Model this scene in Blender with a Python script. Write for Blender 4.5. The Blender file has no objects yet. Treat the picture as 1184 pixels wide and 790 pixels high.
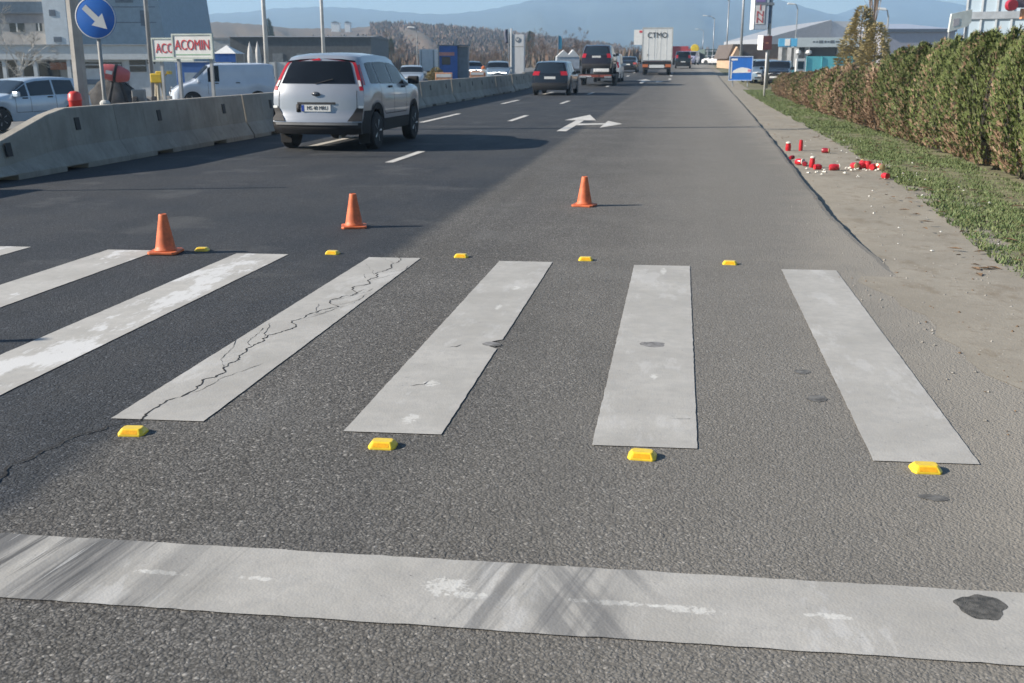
import bpy, bmesh, math, random
from mathutils import Vector, Matrix
R = math.radians
sc = bpy.context.scene
col = sc.collection
random.seed(7)

# ------------------------------------------------------------------ camera geometry
W0, H0, F0, HY, RVX, EYE = 1184, 790, 1200.0, 72.0, 788.0, 1.5
TH = math.atan((H0 / 2 - HY) / F0)
_x = (RVX - W0 / 2) / F0
PSI = math.atan2(_x, math.cos(TH) + math.sin(TH) * (H0 / 2 - HY) / F0)
CP, SP = math.cos(PSI), math.sin(PSI)


def cam_uv(px, py):
    x = (px - W0 / 2) / F0
    y = (H0 / 2 - py) / F0
    return x, math.cos(TH) + math.sin(TH) * y, -math.sin(TH) + math.cos(TH) * y


def at(px, py, d):
    """world point seen at photo pixel (px,py) at horizontal distance d in front of the camera"""
    x, f, u = cam_uv(px, py)
    t = d / f
    return Vector((x * t * CP - d * SP, x * t * SP + d * CP, EYE + u * t))


def lerp(a, b, t):
    return a + (b - a) * t


def interp(pts, x):
    if x <= pts[0][0]:
        return pts[0][1]
    for (a, va), (b, vb) in zip(pts, pts[1:]):
        if x <= b:
            return lerp(va, vb, (x - a) / (b - a))
    return pts[-1][1]


def gz(X, Y):
    z = interp([(55, 0), (150, 1.14)], Y)
    z += interp([(-45, -1.0), (-18, -.35), (-10, 0), (6.3, 0), (8.0, -.4)], X)
    return z


def gat(px, d, py=90):
    """ground point under photo column px at distance d"""
    p = at(px, py, d)
    return Vector((p.x, p.y, gz(p.x, p.y)))


# ------------------------------------------------------------------ materials
def nodes_of(name):
    m = bpy.data.materials.new(name)
    m.use_nodes = True
    nt = m.node_tree
    return m, nt, nt.nodes['Principled BSDF']


def N(nt, t, **kw):
    n = nt.nodes.new(t)
    for k, v in kw.items():
        if k in n.inputs.keys() if isinstance(k, str) else False:
            n.inputs[k].default_value = v
        else:
            setattr(n, k, v)
    return n


def mixc(nt, fac, a, b, mode='MIX'):
    n = nt.nodes.new('ShaderNodeMix')
    n.data_type = 'RGBA'
    n.blend_type = mode
    for sock, v in ((n.inputs[0], fac), (n.inputs[6], a), (n.inputs[7], b)):
        if isinstance(v, bpy.types.NodeSocket):
            nt.links.new(v, sock)
        elif isinstance(v, (int, float)):
            sock.default_value = v
        else:
            sock.default_value = (*v[:3], 1)
    return n.outputs[2]


def math_n(nt, op, a, b=None, c=None, clamp=False):
    n = nt.nodes.new('ShaderNodeMath')
    n.operation = op
    n.use_clamp = clamp
    for i, v in enumerate((a, b, c)):
        if v is None:
            continue
        if isinstance(v, bpy.types.NodeSocket):
            nt.links.new(v, n.inputs[i])
        else:
            n.inputs[i].default_value = v
    return n.outputs[0]


def ramp(nt, x, lo, hi):
    n = nt.nodes.new('ShaderNodeMapRange')
    n.interpolation_type = 'SMOOTHSTEP'
    nt.links.new(x, n.inputs['Value'])
    n.inputs['From Min'].default_value = lo
    n.inputs['From Max'].default_value = hi
    return n.outputs[0]


def coords(nt, scale=(1, 1, 1), rot=(0, 0, 0), kind='Object'):
    tc = nt.nodes.new('ShaderNodeTexCoord')
    mp = nt.nodes.new('ShaderNodeMapping')
    mp.inputs['Scale'].default_value = scale
    mp.inputs['Rotation'].default_value = rot
    nt.links.new(tc.outputs[kind], mp.inputs['Vector'])
    return mp.outputs[0]


def noise(nt, vec, scale, detail=4, rough=.55, dist=0):
    n = nt.nodes.new('ShaderNodeTexNoise')
    nt.links.new(vec, n.inputs['Vector'])
    n.inputs['Scale'].default_value = scale
    n.inputs['Detail'].default_value = detail
    n.inputs['Roughness'].default_value = rough
    n.inputs['Distortion'].default_value = dist
    return n.outputs[0]


def voro(nt, vec, scale, out='Distance'):
    n = nt.nodes.new('ShaderNodeTexVoronoi')
    nt.links.new(vec, n.inputs['Vector'])
    n.inputs['Scale'].default_value = scale
    return n.outputs[out]


def bump(nt, h, strength, dist, bs):
    n = nt.nodes.new('ShaderNodeBump')
    n.inputs['Strength'].default_value = strength
    n.inputs['Distance'].default_value = dist
    nt.links.new(h, n.inputs['Height'])
    nt.links.new(n.outputs[0], bs.inputs['Normal'])


def sepxyz(nt):
    tc = nt.nodes.new('ShaderNodeTexCoord')
    s = nt.nodes.new('ShaderNodeSeparateXYZ')
    nt.links.new(tc.outputs['Object'], s.inputs[0])
    return s.outputs


_mats = {}


def mat(name, rgb, rough=.6, metal=0., var=.12, vscale=3., coat=0., spec=None, bmp=0., alpha=None, emit=0.):
    """one plain surface with a little procedural unevenness"""
    if name in _mats:
        return _mats[name]
    m, nt, bs = nodes_of(name)
    if var:
        v = coords(nt)
        n = noise(nt, v, vscale, 5, .6)
        f = ramp(nt, n, .3, .7)
        c = mixc(nt, f, [x * (1 - var) for x in rgb], [min(1, x * (1 + var)) for x in rgb])
        nt.links.new(c, bs.inputs['Base Color'])
        if bmp:
            bump(nt, noise(nt, v, vscale * 8, 4), bmp, .01, bs)
    else:
        bs.inputs['Base Color'].default_value = (*rgb, 1)
    bs.inputs['Roughness'].default_value = rough
    bs.inputs['Metallic'].default_value = metal
    if coat:
        bs.inputs['Coat Weight'].default_value = coat
        bs.inputs['Coat Roughness'].default_value = .05
    if spec is not None:
        bs.inputs['Specular IOR Level'].default_value = spec
    if emit:
        bs.inputs['Emission Color'].default_value = (*rgb, 1)
        bs.inputs['Emission Strength'].default_value = emit
    _mats[name] = m
    return m


def road_material():
    m, nt, bs = nodes_of('asphalt')
    v = coords(nt)
    x, y, z = sepxyz(nt)[:3]
    big = noise(nt, v, .55, 5, .6)
    mid = noise(nt, v, 4., 5, .65)
    vy = coords(nt, (1, .12, 1))
    streak = noise(nt, vy, 2.2, 4, .6)
    edge = math_n(nt, 'ADD', x, math_n(nt, 'MULTIPLY', math_n(nt, 'SUBTRACT', mid, .5), .25))
    # seam between the newer dark surfacing and the old grey lane
    s = ramp(nt, edge, -2.34, -2.12)
    dark = mixc(nt, ramp(nt, streak, .3, .7), (.037, .042, .049), (.052, .057, .065))
    dark = mixc(nt, ramp(nt, big, .35, .7), dark, (.064, .066, .069))
    light = mixc(nt, ramp(nt, big, .3, .7), (.126, .121, .113), (.166, .159, .148))
    light = mixc(nt, ramp(nt, streak, .35, .75), light, (.132, .125, .114))
    c = mixc(nt, s, dark, light)
    # stones of the aggregate
    vw = v
    wv = nt.nodes.new('ShaderNodeVectorMath')
    wv.operation = 'ADD'
    wn = nt.nodes.new('ShaderNodeTexNoise')
    wn.inputs['Scale'].default_value = 30
    nt.links.new(v, wn.inputs['Vector'])
    ws = nt.nodes.new('ShaderNodeVectorMath')
    ws.operation = 'SCALE'
    ws.inputs['Scale'].default_value = .022
    nt.links.new(wn.outputs['Color'], ws.inputs[0])
    nt.links.new(v, wv.inputs[0])
    nt.links.new(ws.outputs[0], wv.inputs[1])
    vw = wv.outputs[0]
    st = voro(nt, vw, 96, 'Color')
    sv = nt.nodes.new('ShaderNodeSeparateColor')
    nt.links.new(st, sv.inputs[0])
    st2 = voro(nt, vw, 260, 'Color')
    sv2 = nt.nodes.new('ShaderNodeSeparateColor')
    nt.links.new(st2, sv2.inputs[0])
    g = math_n(nt, 'MULTIPLY_ADD', sv.outputs[0], .70, .59)
    g2 = math_n(nt, 'MULTIPLY_ADD', sv2.outputs[1], .5, .8)
    g = math_n(nt, 'MULTIPLY', g, g2)
    # a few pale chips
    chip = math_n(nt, 'GREATER_THAN', sv.outputs[1], .955)
    g = math_n(nt, 'ADD', g, math_n(nt, 'MULTIPLY', chip, 1.1))
    gapd = voro(nt, vw, 96, 'Distance')
    gap = ramp(nt, gapd, .25, .75)
    gl = math_n(nt, 'SUBTRACT', 1.0, math_n(nt, 'MULTIPLY', gap, .5))
    g = math_n(nt, 'MULTIPLY', g, gl)
    cg = nt.nodes.new('ShaderNodeCombineColor')
    for i in range(3):
        nt.links.new(g, cg.inputs[i])
    c = mixc(nt, 1.0, c, cg.outputs[0], 'MULTIPLY')
    track = math_n(nt, 'MULTIPLY', ramp(nt, noise(nt, coords(nt, (1.4, .05, 1)), 1.6, 2), .5, .7), .22)
    c = mixc(nt, track, c, (.055, .055, .055))
    patch = math_n(nt, 'MULTIPLY', ramp(nt, noise(nt, v, .9, 4, .6), .56, .66), .20)
    c = mixc(nt, patch, c, (.16, .157, .15))
    # small tar spots / oil drips
    sp = voro(nt, v, 2.1, 'Distance')
    spot = ramp(nt, math_n(nt, 'ADD', sp, math_n(nt, 'MULTIPLY', math_n(nt, 'SUBTRACT', mid, .5), .12)), .05, .035)
    c = mixc(nt, math_n(nt, 'MULTIPLY', spot, .45), c, (.05, .05, .05))
    # dust carried from the verge onto the right side of the lane
    xx = math_n(nt, 'ADD', x, math_n(nt, 'MULTIPLY', math_n(nt, 'SUBTRACT', noise(nt, v, 1.6, 6, .65), .5), 1.3))
    near = ramp(nt, y, 14., 8.)
    dx = math_n(nt, 'SUBTRACT', xx, math_n(nt, 'MULTIPLY', math_n(nt, 'SUBTRACT', 1.0, near), .6))
    dust = math_n(nt, 'MULTIPLY', ramp(nt, dx, .55, 1.62), .93)
    c = mixc(nt, dust, c, (.30, .272, .228))
    dust0 = math_n(nt, 'MULTIPLY', ramp(nt, xx, -1.7, 1.0), .52)
    c = mixc(nt, dust0, c, (.255, .238, .208))
    nt.links.new(c, bs.inputs['Base Color'])
    bs.inputs['Specular IOR Level'].default_value = .35
    nt.links.new(math_n(nt, 'MULTIPLY_ADD', s, .1, .78), bs.inputs['Roughness'])
    hgt = math_n(nt, 'ADD', math_n(nt, 'MULTIPLY', gapd, -1.), math_n(nt, 'MULTIPLY', sv.outputs[2], .5))
    hgt = math_n(nt, 'ADD', hgt, math_n(nt, 'MULTIPLY', noise(nt, v, 45, 3), 1.2))
    bump(nt, hgt, .6, .005, bs)
    return m


def paint_material(name, base=.47, scuff=0., fresh=.3, splashes=()):
    m, nt, bs = nodes_of(name)
    v = coords(nt)
    n1 = noise(nt, v, 2.2, 6, .65)
    n2 = noise(nt, v, 14, 5, .7)
    n3 = noise(nt, v, 60, 3, .6)
    c = mixc(nt, ramp(nt, n1, .3, .7), (base * .80, base * .77, base * .705), (base * 1.0, base * .967, base * .895))
    c = mixc(nt, math_n(nt, 'MULTIPLY', ramp(nt, n2, .42, .62), .35), c, (base * .72, base * .71, base * .68))
    # fresh patches where a second coat still covers
    vp = coords(nt, (1.0, .35, 1))
    pat = ramp(nt, math_n(nt, 'ADD', noise(nt, vp, 2.6, 6, .72), math_n(nt, 'MULTIPLY', n2, .12)), .60, .67)
    c = mixc(nt, math_n(nt, 'MULTIPLY', pat, fresh), c, (.66, .66, .65))
    # worn through to the stones
    worn = ramp(nt, math_n(nt, 'ADD', n3, math_n(nt, 'MULTIPLY', n2, .55)), .98, 1.06)
    c = mixc(nt, math_n(nt, 'MULTIPLY', worn, .75), c, (.13, .125, .12))
    x, y, z = sepxyz(nt)[:3]
    for cx, cy, rx, ry in splashes:
        e = math_n(nt, 'ADD', math_n(nt, 'POWER', math_n(nt, 'DIVIDE', math_n(nt, 'SUBTRACT', x, cx), rx), 2.), math_n(nt, 'POWER', math_n(nt, 'DIVIDE', math_n(nt, 'SUBTRACT', y, cy), ry), 2.))
        e = math_n(nt, 'ADD', e, math_n(nt, 'MULTIPLY', math_n(nt, 'SUBTRACT', noise(nt, v, 38, 4, .75), .5), 7.))
        c = mixc(nt, math_n(nt, 'MULTIPLY', ramp(nt, e, 1.2, .2), .62), c, (.64, .635, .60))
    if scuff:
        # tyre rubber dragged across, mostly along the lane
        def rub(k, f1, lo, hi, zone, amt, col):
            u = math_n(nt, 'SUBTRACT', x, math_n(nt, 'MULTIPLY', y, k))
            cv = nt.nodes.new('ShaderNodeCombineXYZ')
            nt.links.new(u, cv.inputs[0])
            nt.links.new(math_n(nt, 'MULTIPLY', y, .045), cv.inputs[1])
            s = ramp(nt, noise(nt, cv.outputs[0], f1, 4, .65), lo, hi)
            return mixc(nt, math_n(nt, 'MULTIPLY', math_n(nt, 'MULTIPLY', s, zone), amt), c, col)
        z1 = math_n(nt, 'MULTIPLY', ramp(nt, x, -1.15, -1.9), 1.)
        z2 = math_n(nt, 'MULTIPLY', ramp(nt, x, -.70, -.45), ramp(nt, x, -.02, -.25))
        z3 = math_n(nt, 'MULTIPLY', ramp(nt, x, -.42, -.3), ramp(nt, x, .05, -.12))
        c = rub(.08, 5.5, .40, .58, z1, .9, (.12, .12, .12))
        c = rub(.14, 22, .50, .62, z1, .9, (.085, .085, .085))
        c = rub(.10, 16, .60, .70, math_n(nt, 'ADD', math_n(nt, 'MULTIPLY', z1, .6), .25), .6, (.15, .15, .148))
        c = rub(.25, 13, .44, .62, z2, .7, (.13, .13, .13))
        c = rub(-.56, 11, .42, .6, z3, .6, (.14, .14, .14))
        c = rub(.12, 30, .62, .70, math_n(nt, 'MULTIPLY_ADD', z1, .7, .1), .6, (.62, .62, .60))
    nt.links.new(c, bs.inputs['Base Color'])
    bs.inputs['Roughness'].default_value = .72
    bs.inputs['Specular IOR Level'].default_value = .3
    st = voro(nt, v, 105, 'Distance')
    h = math_n(nt, 'ADD', math_n(nt, 'MULTIPLY', st, -.6), math_n(nt, 'MULTIPLY', n3, .8))
    bump(nt, h, .22, .004, bs)
    return m


def dirt_material():
    m, nt, bs = nodes_of('dry dirt')
    v = coords(nt)
    n1 = noise(nt, v, 1.1, 6, .65)
    n2 = noise(nt, v, 9, 6, .7)
    n3 = noise(nt, v, 70, 3, .7)
    c = mixc(nt, ramp(nt, n1, .3, .7), (.265, .240, .198), (.33, .302, .252))
    c = mixc(nt, math_n(nt, 'MULTIPLY', ramp(nt, math_n(nt, 'ADD', n2, math_n(nt, 'MULTIPLY', math_n(nt, 'SUBTRACT', n1, .5), .5)), .52, .74), .6), c, (.19, .155, .115))
    n4 = noise(nt, coords(nt, (1.6, .9, 1)), 1.9, 5, .62)
    c = mixc(nt, math_n(nt, 'MULTIPLY', ramp(nt, n4, .54, .70), .6), c, (.20, .165, .12))
    c = mixc(nt, math_n(nt, 'MULTIPLY', ramp(nt, n3, .55, .75), .45), c, (.20, .17, .135))
    c = mixc(nt, math_n(nt, 'MULTIPLY', ramp(nt, noise(nt, v, 38, 2), .68, .74), .8), c, (.46, .44, .40))
    nt.links.new(c, bs.inputs['Base Color'])
    bs.inputs['Roughness'].default_value = .95
    bs.inputs['Specular IOR Level'].default_value = .15
    bump(nt, math_n(nt, 'ADD', n2, math_n(nt, 'MULTIPLY', n3, .5)), .32, .02, bs)
    return m


def concrete_material(name='barrier concrete', base=(.31, .29, .25)):
    m, nt, bs = nodes_of(name)
    v = coords(nt)
    n1 = noise(nt, v, 1.7, 6, .65)
    vs = coords(nt, (5, 5, .35))
    n2 = noise(nt, vs, 1.6, 5, .6)
    n3 = noise(nt, v, 40, 3, .6)
    c = mixc(nt, ramp(nt, n1, .3, .7), [b * .8 for b in base], [b * 1.15 for b in base])
    c = mixc(nt, math_n(nt, 'MULTIPLY', ramp(nt, n2, .5, .75), .5), c, [b * .55 for b in base])
    c = mixc(nt, math_n(nt, 'MULTIPLY', ramp(nt, n3, .62, .72), .5), c, [b * .5 for b in base])
    nt.links.new(c, bs.inputs['Base Color'])
    bs.inputs['Roughness'].default_value = .9
    bump(nt, math_n(nt, 'ADD', n1, n3), .25, .02, bs)
    return m


def leaf_material(name, c1, c2, c3, per_obj=.25):
    m, nt, bs = nodes_of(name)
    v = coords(nt)
    n1 = noise(nt, v, 3.5, 3)
    n2 = noise(nt, v, 60, 2)
    c = mixc(nt, ramp(nt, n1, .35, .65), c1, c2)
    c = mixc(nt, ramp(nt, n2, .4, .7), c, c3)
    oi = nt.nodes.new('ShaderNodeObjectInfo')
    k = math_n(nt, 'MULTIPLY_ADD', oi.outputs['Random'], per_obj * 2, 1 - per_obj)
    cc = nt.nodes.new('ShaderNodeCombineColor')
    for i in range(3):
        nt.links.new(k, cc.inputs[i])
    c = mixc(nt, 1., c, cc.outputs[0], 'MULTIPLY')
    nt.links.new(c, bs.inputs['Base Color'])
    bs.inputs['Roughness'].default_value = .6
    bs.inputs['Specular IOR Level'].default_value = .25
    return m


def car_paint(name, rgb, metal=.35, rough=.32):
    return mat(name, rgb, rough, metal, .04, 2., coat=.8)


M_ROAD = road_material()
M_STRIPE = paint_material('worn white road paint', 0.445, .0, .2, ((-1.1, 4.15, .03, .06), (-1.13, 4.66, .035, .05), (-1.06, 6.9, .025, .07), (-1.08, 6.3, .02, .07), (-.07, 7.65, .022, .11), (-.07, 4.95, .018, .05)))
M_STRIPEW = paint_material('whiter repainted road paint', .48, .0, .75)
M_STOP = paint_material('scuffed white road paint', .435, .85, .25, ((-.62, 2.71, .065, .05), (-.55, 2.67, .06, .022), (-.15, 2.69, .13, .014), (.08, 2.685, .09, .020), (.47, 2.71, .07, .014), (-1.5, 2.66, .08, .014), (-1.2, 2.67, .06, .012)))
M_DASH = paint_material('bright white road paint', .62, .0, .5)
M_DIRT = dirt_material()
M_CONC = concrete_material()
M_GROUND = mat('field soil', (.13, .115, .085), .95, var=.3, vscale=.05)
M_YARD = mat('yard paving', (.16, .155, .145), .9, var=.25, vscale=.3)
M_TURF = mat('turf soil', (.17, .16, .09), .95, var=.4, vscale=5, bmp=.5)
M_GRASS = leaf_material('grass blade', (.085, .14, .05), (.12, .165, .065), (.18, .18, .09))
M_BLACK = mat('black rubber', (.02, .02, .021), .8, var=.2)
M_TRIM = mat('black plastic trim', (.016, .016, .018), .7, var=.1)
M_GLASS = mat('dark car glass', (.010, .013, .018), .12, var=0, spec=.22)
M_GLASSB = mat('blue grey car glass', (.02, .03, .042), .08, var=0, spec=.6)
M_RED = mat('red lamp lens', (.42, .012, .02), .15, var=.05, coat=.6)
M_CLEAR = mat('clear lamp lens', (.75, .75, .72), .1, var=0, coat=.8)
M_AMBER = mat('amber lens', (.75, .28, .05), .2, var=0, coat=.5)
M_RIM = mat('alloy rim', (.42, .42, .43), .35, .7, .05)
M_PLATE = mat('number plate white', (.72, .72, .70), .4, var=.03)
M_PBLUE = mat('number plate blue', (.02, .06, .35), .4, var=0)
M_INK = mat('black lettering', (.02, .02, .022), .6, var=0)
M_REDINK = mat('red lettering', (.55, .035, .05), .5, var=.05)
M_WHITE = mat('white panel', (.72, .72, .70), .5, var=.06)
M_STEEL = mat('galvanised steel', (.36, .37, .38), .45, .5, .12)
M_STEELD = mat('weathered grey pole', (.30, .30, .29), .75, 0, .15)
M_ORANGE = mat('orange cone plastic', (.60, .14, .05), .55, var=.24, vscale=12)
M_YELLOW = mat('yellow stud plastic', (.80, .56, .03), .35, var=.08, vscale=30, coat=.3)
M_REFL = mat('orange reflector', (.74, .36, .012), .25, var=.12, vscale=60, coat=.5)
M_BLUE = mat('blue sign face', (.015, .14, .52), .4, var=.06, coat=.3)
M_BARK = mat('grey brown bark', (.15, .12, .10), .9, var=.3, vscale=6)
M_TWIG = mat('bare twigs', (.20, .14, .105), .9, var=.3, vscale=.6)


# ------------------------------------------------------------------ mesh helpers
class MB:
    def __init__(s, M=None):
        s.v, s.f, s.mi, s.cur = [], [], [], 0
        s.M = M

    def add(s, vs, fs, mi=None):
        o = len(s.v)
        if s.M is not None:
            vs = [s.M @ Vector(p) for p in vs]
        s.v += [tuple(p) for p in vs]
        for f in fs:
            s.f.append([i + o for i in f])
            s.mi.append(s.cur if mi is None else mi)
        return s

    def box(s, x0, x1, y0, y1, z0, z1, mi=None):
        return s.add([(x0, y0, z0), (x1, y0, z0), (x1, y1, z0), (x0, y1, z0), (x0, y0, z1), (x1, y0, z1), (x1, y1, z1), (x0, y1, z1)],
                     [(3, 2, 1, 0), (4, 5, 6, 7), (0, 1, 5, 4), (1, 2, 6, 5), (2, 3, 7, 6), (3, 0, 4, 7)], mi)

    def tube(s, p0, p1, r0, r1=None, n=8, cap=True, mi=None):
        r1 = r0 if r1 is None else r1
        p0, p1 = Vector(p0), Vector(p1)
        d = (p1 - p0).normalized()
        a = d.orthogonal().normalized()
        b = d.cross(a)
        vs = []
        for p, r in ((p0, r0), (p1, r1)):
            for i in range(n):
                t = 2 * math.pi * i / n
                vs.append(p + a * (r * math.cos(t)) + b * (r * math.sin(t)))
        fs = [(i, (i + 1) % n, n + (i + 1) % n, n + i) for i in range(n)]
        if cap:
            fs += [tuple(range(n - 1, -1, -1)), tuple(range(n, 2 * n))]
        return s.add(vs, fs, mi)

    def lathe(s, prof, n=20, c=(0, 0, 0), axis='z', mi=None, cap=True):
        vs, fs = [], []
        for r, h in prof:
            for i in range(n):
                t = 2 * math.pi * i / n
                a, b = r * math.cos(t), r * math.sin(t)
                p = (a, b, h) if axis == 'z' else (h, a, b) if axis == 'x' else (b, h, a)
                vs.append((p[0] + c[0], p[1] + c[1], p[2] + c[2]))
        for k in range(len(prof) - 1):
            for i in range(n):
                j = (i + 1) % n
                fs.append((k * n + i, k * n + j, (k + 1) * n + j, (k + 1) * n + i))
        if cap and prof[0][0] > 1e-4:
            fs.append(tuple(range(n - 1, -1, -1)))
        if cap and prof[-1][0] > 1e-4:
            fs.append(tuple((len(prof) - 1) * n + i for i in range(n)))
        return s.add(vs, fs, mi)

    def prism(s, poly, axis, a, b, mi=None):
        """poly: 2D outline; extruded along axis from a to b"""
        n = len(poly)
        def P(p, t):
            return (t, p[0], p[1]) if axis == 'x' else (p[0], t, p[1]) if axis == 'y' else (p[0], p[1], t)
        vs = [P(p, a) for p in poly] + [P(p, b) for p in poly]
        fs = [(i, (i + 1) % n, n + (i + 1) % n, n + i) for i in range(n)] + [tuple(range(n - 1, -1, -1)), tuple(range(n, 2 * n))]
        return s.add(vs, fs, mi)

    def grid(s, rows, mi=None, flip=False):
        nr, nc = len(rows), len(rows[0])
        vs = [p for r in rows for p in r]
        fs = []
        for i in range(nr - 1):
            for j in range(nc - 1):
                q = (i * nc + j, i * nc + j + 1, (i + 1) * nc + j + 1, (i + 1) * nc + j)
                fs.append(q[::-1] if flip else q)
        return s.add(vs, fs, mi)

    def mesh(s, name, mats, smooth=False, fix=True):
        me = bpy.data.meshes.new(name)
        me.from_pydata(s.v, [], s.f)
        for m in (mats if isinstance(mats, (list, tuple)) else [mats]):
            me.materials.append(m)
        if any(s.mi):
            me.polygons.foreach_set('material_index', s.mi)
        if fix:
            bm = bmesh.new()
            bm.from_mesh(me)
            bmesh.ops.recalc_face_normals(bm, faces=bm.faces)
            bm.to_mesh(me)
            bm.free()
        if smooth:
            me.polygons.foreach_set('use_smooth', [True] * len(me.polygons))
            if smooth is not True:
                try:
                    me.set_sharp_from_angle(angle=R(smooth))
                except Exception:
                    pass
        me.update()
        return me

    def build(s, name, mats, parent=None, smooth=False, bevel=0., fix=True, loc=None, rot=None):
        o = bpy.data.objects.new(name, s.mesh(name, mats, smooth, fix))
        col.objects.link(o)
        if parent is not None:
            o.parent = parent
        if loc is not None:
            o.location = loc
        if rot is not None:
            o.rotation_euler = rot
        if bevel:
            b = o.modifiers.new('bevel', 'BEVEL')
            b.width = bevel
            b.segments = 2
            b.limit_method = 'ANGLE'
        return o


def tag(o, label=None, cat=None, group=None, kind=None):
    if label:
        o['label'] = label
    if cat:
        o['category'] = cat
    if group:
        o['group'] = group
    if kind:
        o['kind'] = kind
    return o


def thing(name, label, cat, loc=(0, 0, 0), rz=0., group=None, scale=None):
    o = bpy.data.objects.new(name, None)
    o.empty_display_size = .2
    col.objects.link(o)
    o.location = loc
    o.rotation_euler = (0, 0, rz)
    if scale:
        o.scale = scale
    return tag(o, label, cat, group)


def copy_tree(o, parent=None):
    c = o.copy()
    col.objects.link(c)
    if parent is not None:
        c.parent = parent
    for ch in list(o.children):
        copy_tree(ch, c)
    return c


def structure(name, mb, m, smooth=False, fix=True):
    return tag(mb.build(name, m, None, smooth, fix=fix), kind='structure')


def lettering(body, size, m, parent, loc, rot, name='lettering', align='CENTER', sx=1., depth=.004):
    cu = bpy.data.curves.new('t', 'FONT')
    cu.body = body
    cu.size = size
    cu.align_x = align
    cu.align_y = 'CENTER'
    cu.extrude = depth
    tmp = bpy.data.objects.new('t', cu)
    col.objects.link(tmp)
    dg = bpy.context.evaluated_depsgraph_get()
    me = bpy.data.meshes.new_from_object(tmp.evaluated_get(dg))
    bpy.data.objects.remove(tmp)
    me.materials.clear()
    me.materials.append(m)
    me.name = name
    o = bpy.data.objects.new(name, me)
    col.objects.link(o)
    o.parent = parent
    o.location = loc
    o.rotation_euler = rot
    o.scale = (sx, 1, 1)
    return o


FRONT = (R(90), 0, 0)          # text standing upright, read from -Y

# ------------------------------------------------------------------ the ground
YB = [-60, 0, 55, 150, 400, 1500, 9000]
g = MB()
XB = [-5000, -400, -45, -18, -10, 6.3, 8, 400, 5000]
g.grid([[(X, Y, gz(X, Y) - .09) for X in XB] for Y in YB])
structure('ground', g, M_GROUND)

EDGE = [(-3, 2.0), (0, 1.95), (5.5, 1.80), (7.4, 1.68), (9.5, 1.56), (12, 1.60), (15, 1.68), (27, 2.0), (51, 2.55), (98, 3.1), (150, 3.4), (420, 4.2)]
rnd = random.Random(3)


def edge_x(Y):
    return interp(EDGE, Y)


ys = [-3 + .12 * i for i in range(int(45 / .12))] + [42 + 2 * i for i in range(7)] + [55, 60, 70, 80, 98, 120, 150, 200, 300, 420]
ys = sorted(set(ys))
wob = 0
right = []
for Y in ys:
    wob = wob * .7 + rnd.uniform(-.010, .010)
    right.append((edge_x(Y) + wob + .008 * math.sin(Y * 2.1), Y))
g = MB()
rows = []
for X, Y in right:
    z = gz(0, Y)
    rows.append([(-9.6, Y, z), (-2.2, Y, z), (X - .05, Y, z), (X, Y, z - .008), (X + .012, Y, z - .1)])
g.grid(rows)
structure('road', g, M_ROAD)
# far carriageway beyond the barrier
g = MB()
g.grid([[(X, Y, gz(X, Y) - .05) for X in (-17.8, -10., -9.62)] for Y in (-20, 0, 55, 150, 420)])
structure('road', g, M_ROAD)
# paved yard to the left
g = MB()
g.grid([[(X, Y, gz(X, Y) - .06) for X in (-90, -45, -18, -17.8)] for Y in (-20, 0, 55, 150)])
structure('pavement', g, M_YARD)
# yard to the right behind the hedge
g = MB()
g.grid([[(X, Y, gz(X, Y) - .06) for X in (8, 60)] for Y in (-10, 55, 150, 260)])
structure('pavement', g, M_YARD)

# dirt shoulder: dips below the asphalt further up, level with it near the crossing
VERGE = [(-3, 2.45), (6, 2.55), (8.2, 2.62), (12, 2.9), (16, 3.08), (20, 3.2), (24, 3.24), (37, 3.3), (78, 3.75), (150, 4.2), (420, 5.2)]


def dirt_z(Y, t):
    base = interp([(7.6, .0025), (10.2, -.05), (420, -.05)], Y)
    return gz(0, Y) + base + .012 * math.sin(Y * 1.3 + t * 5) * (1 if 10.5 < Y else 0) * min(1, t * 3)


g = MB()
rows = []
for Y in [-3 + .25 * i for i in range(180)] + [42 + 3 * i for i in range(5)] + [57, 70, 98, 150, 250, 420]:
    a, b = edge_x(Y) - .25 + .10 * math.sin(Y * 2.3) * math.sin(Y * .9 + 1) + .04 * math.sin(Y * 9.1), interp(VERGE, Y) + .5
    rows.append([(lerp(a, b, t / 7), Y, dirt_z(Y, t / 7) if t else dirt_z(Y, 0) - (.03 if Y > 9 else .0)) for t in range(8)])
g.grid(rows)
structure('dirt_path', g, M_DIRT, True)

# turf strip
rnd = random.Random(11)
g = MB()
rows = []
w = 0
for Y in [-3 + .25 * i for i in range(240)] + [57 + 4 * i for i in range(24)]:
    w = w * .6 + rnd.uniform(-.10, .10)
    a = interp(VERGE, Y) + w * .8
    z = gz(0, Y)
    rows.append([(a, Y, z - (.06 if Y > 9 else .004))] + [(lerp(a, 6.3, t / 9), Y, z + interp([(7, .004), (10.5, -.035)], Y) + .012 * math.sin(Y * .8 + t) * (1 if Y > 10 else .3)) for t in range(1, 10)])
g.grid(rows)
structure('turf', g, M_TURF, True)

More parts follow.
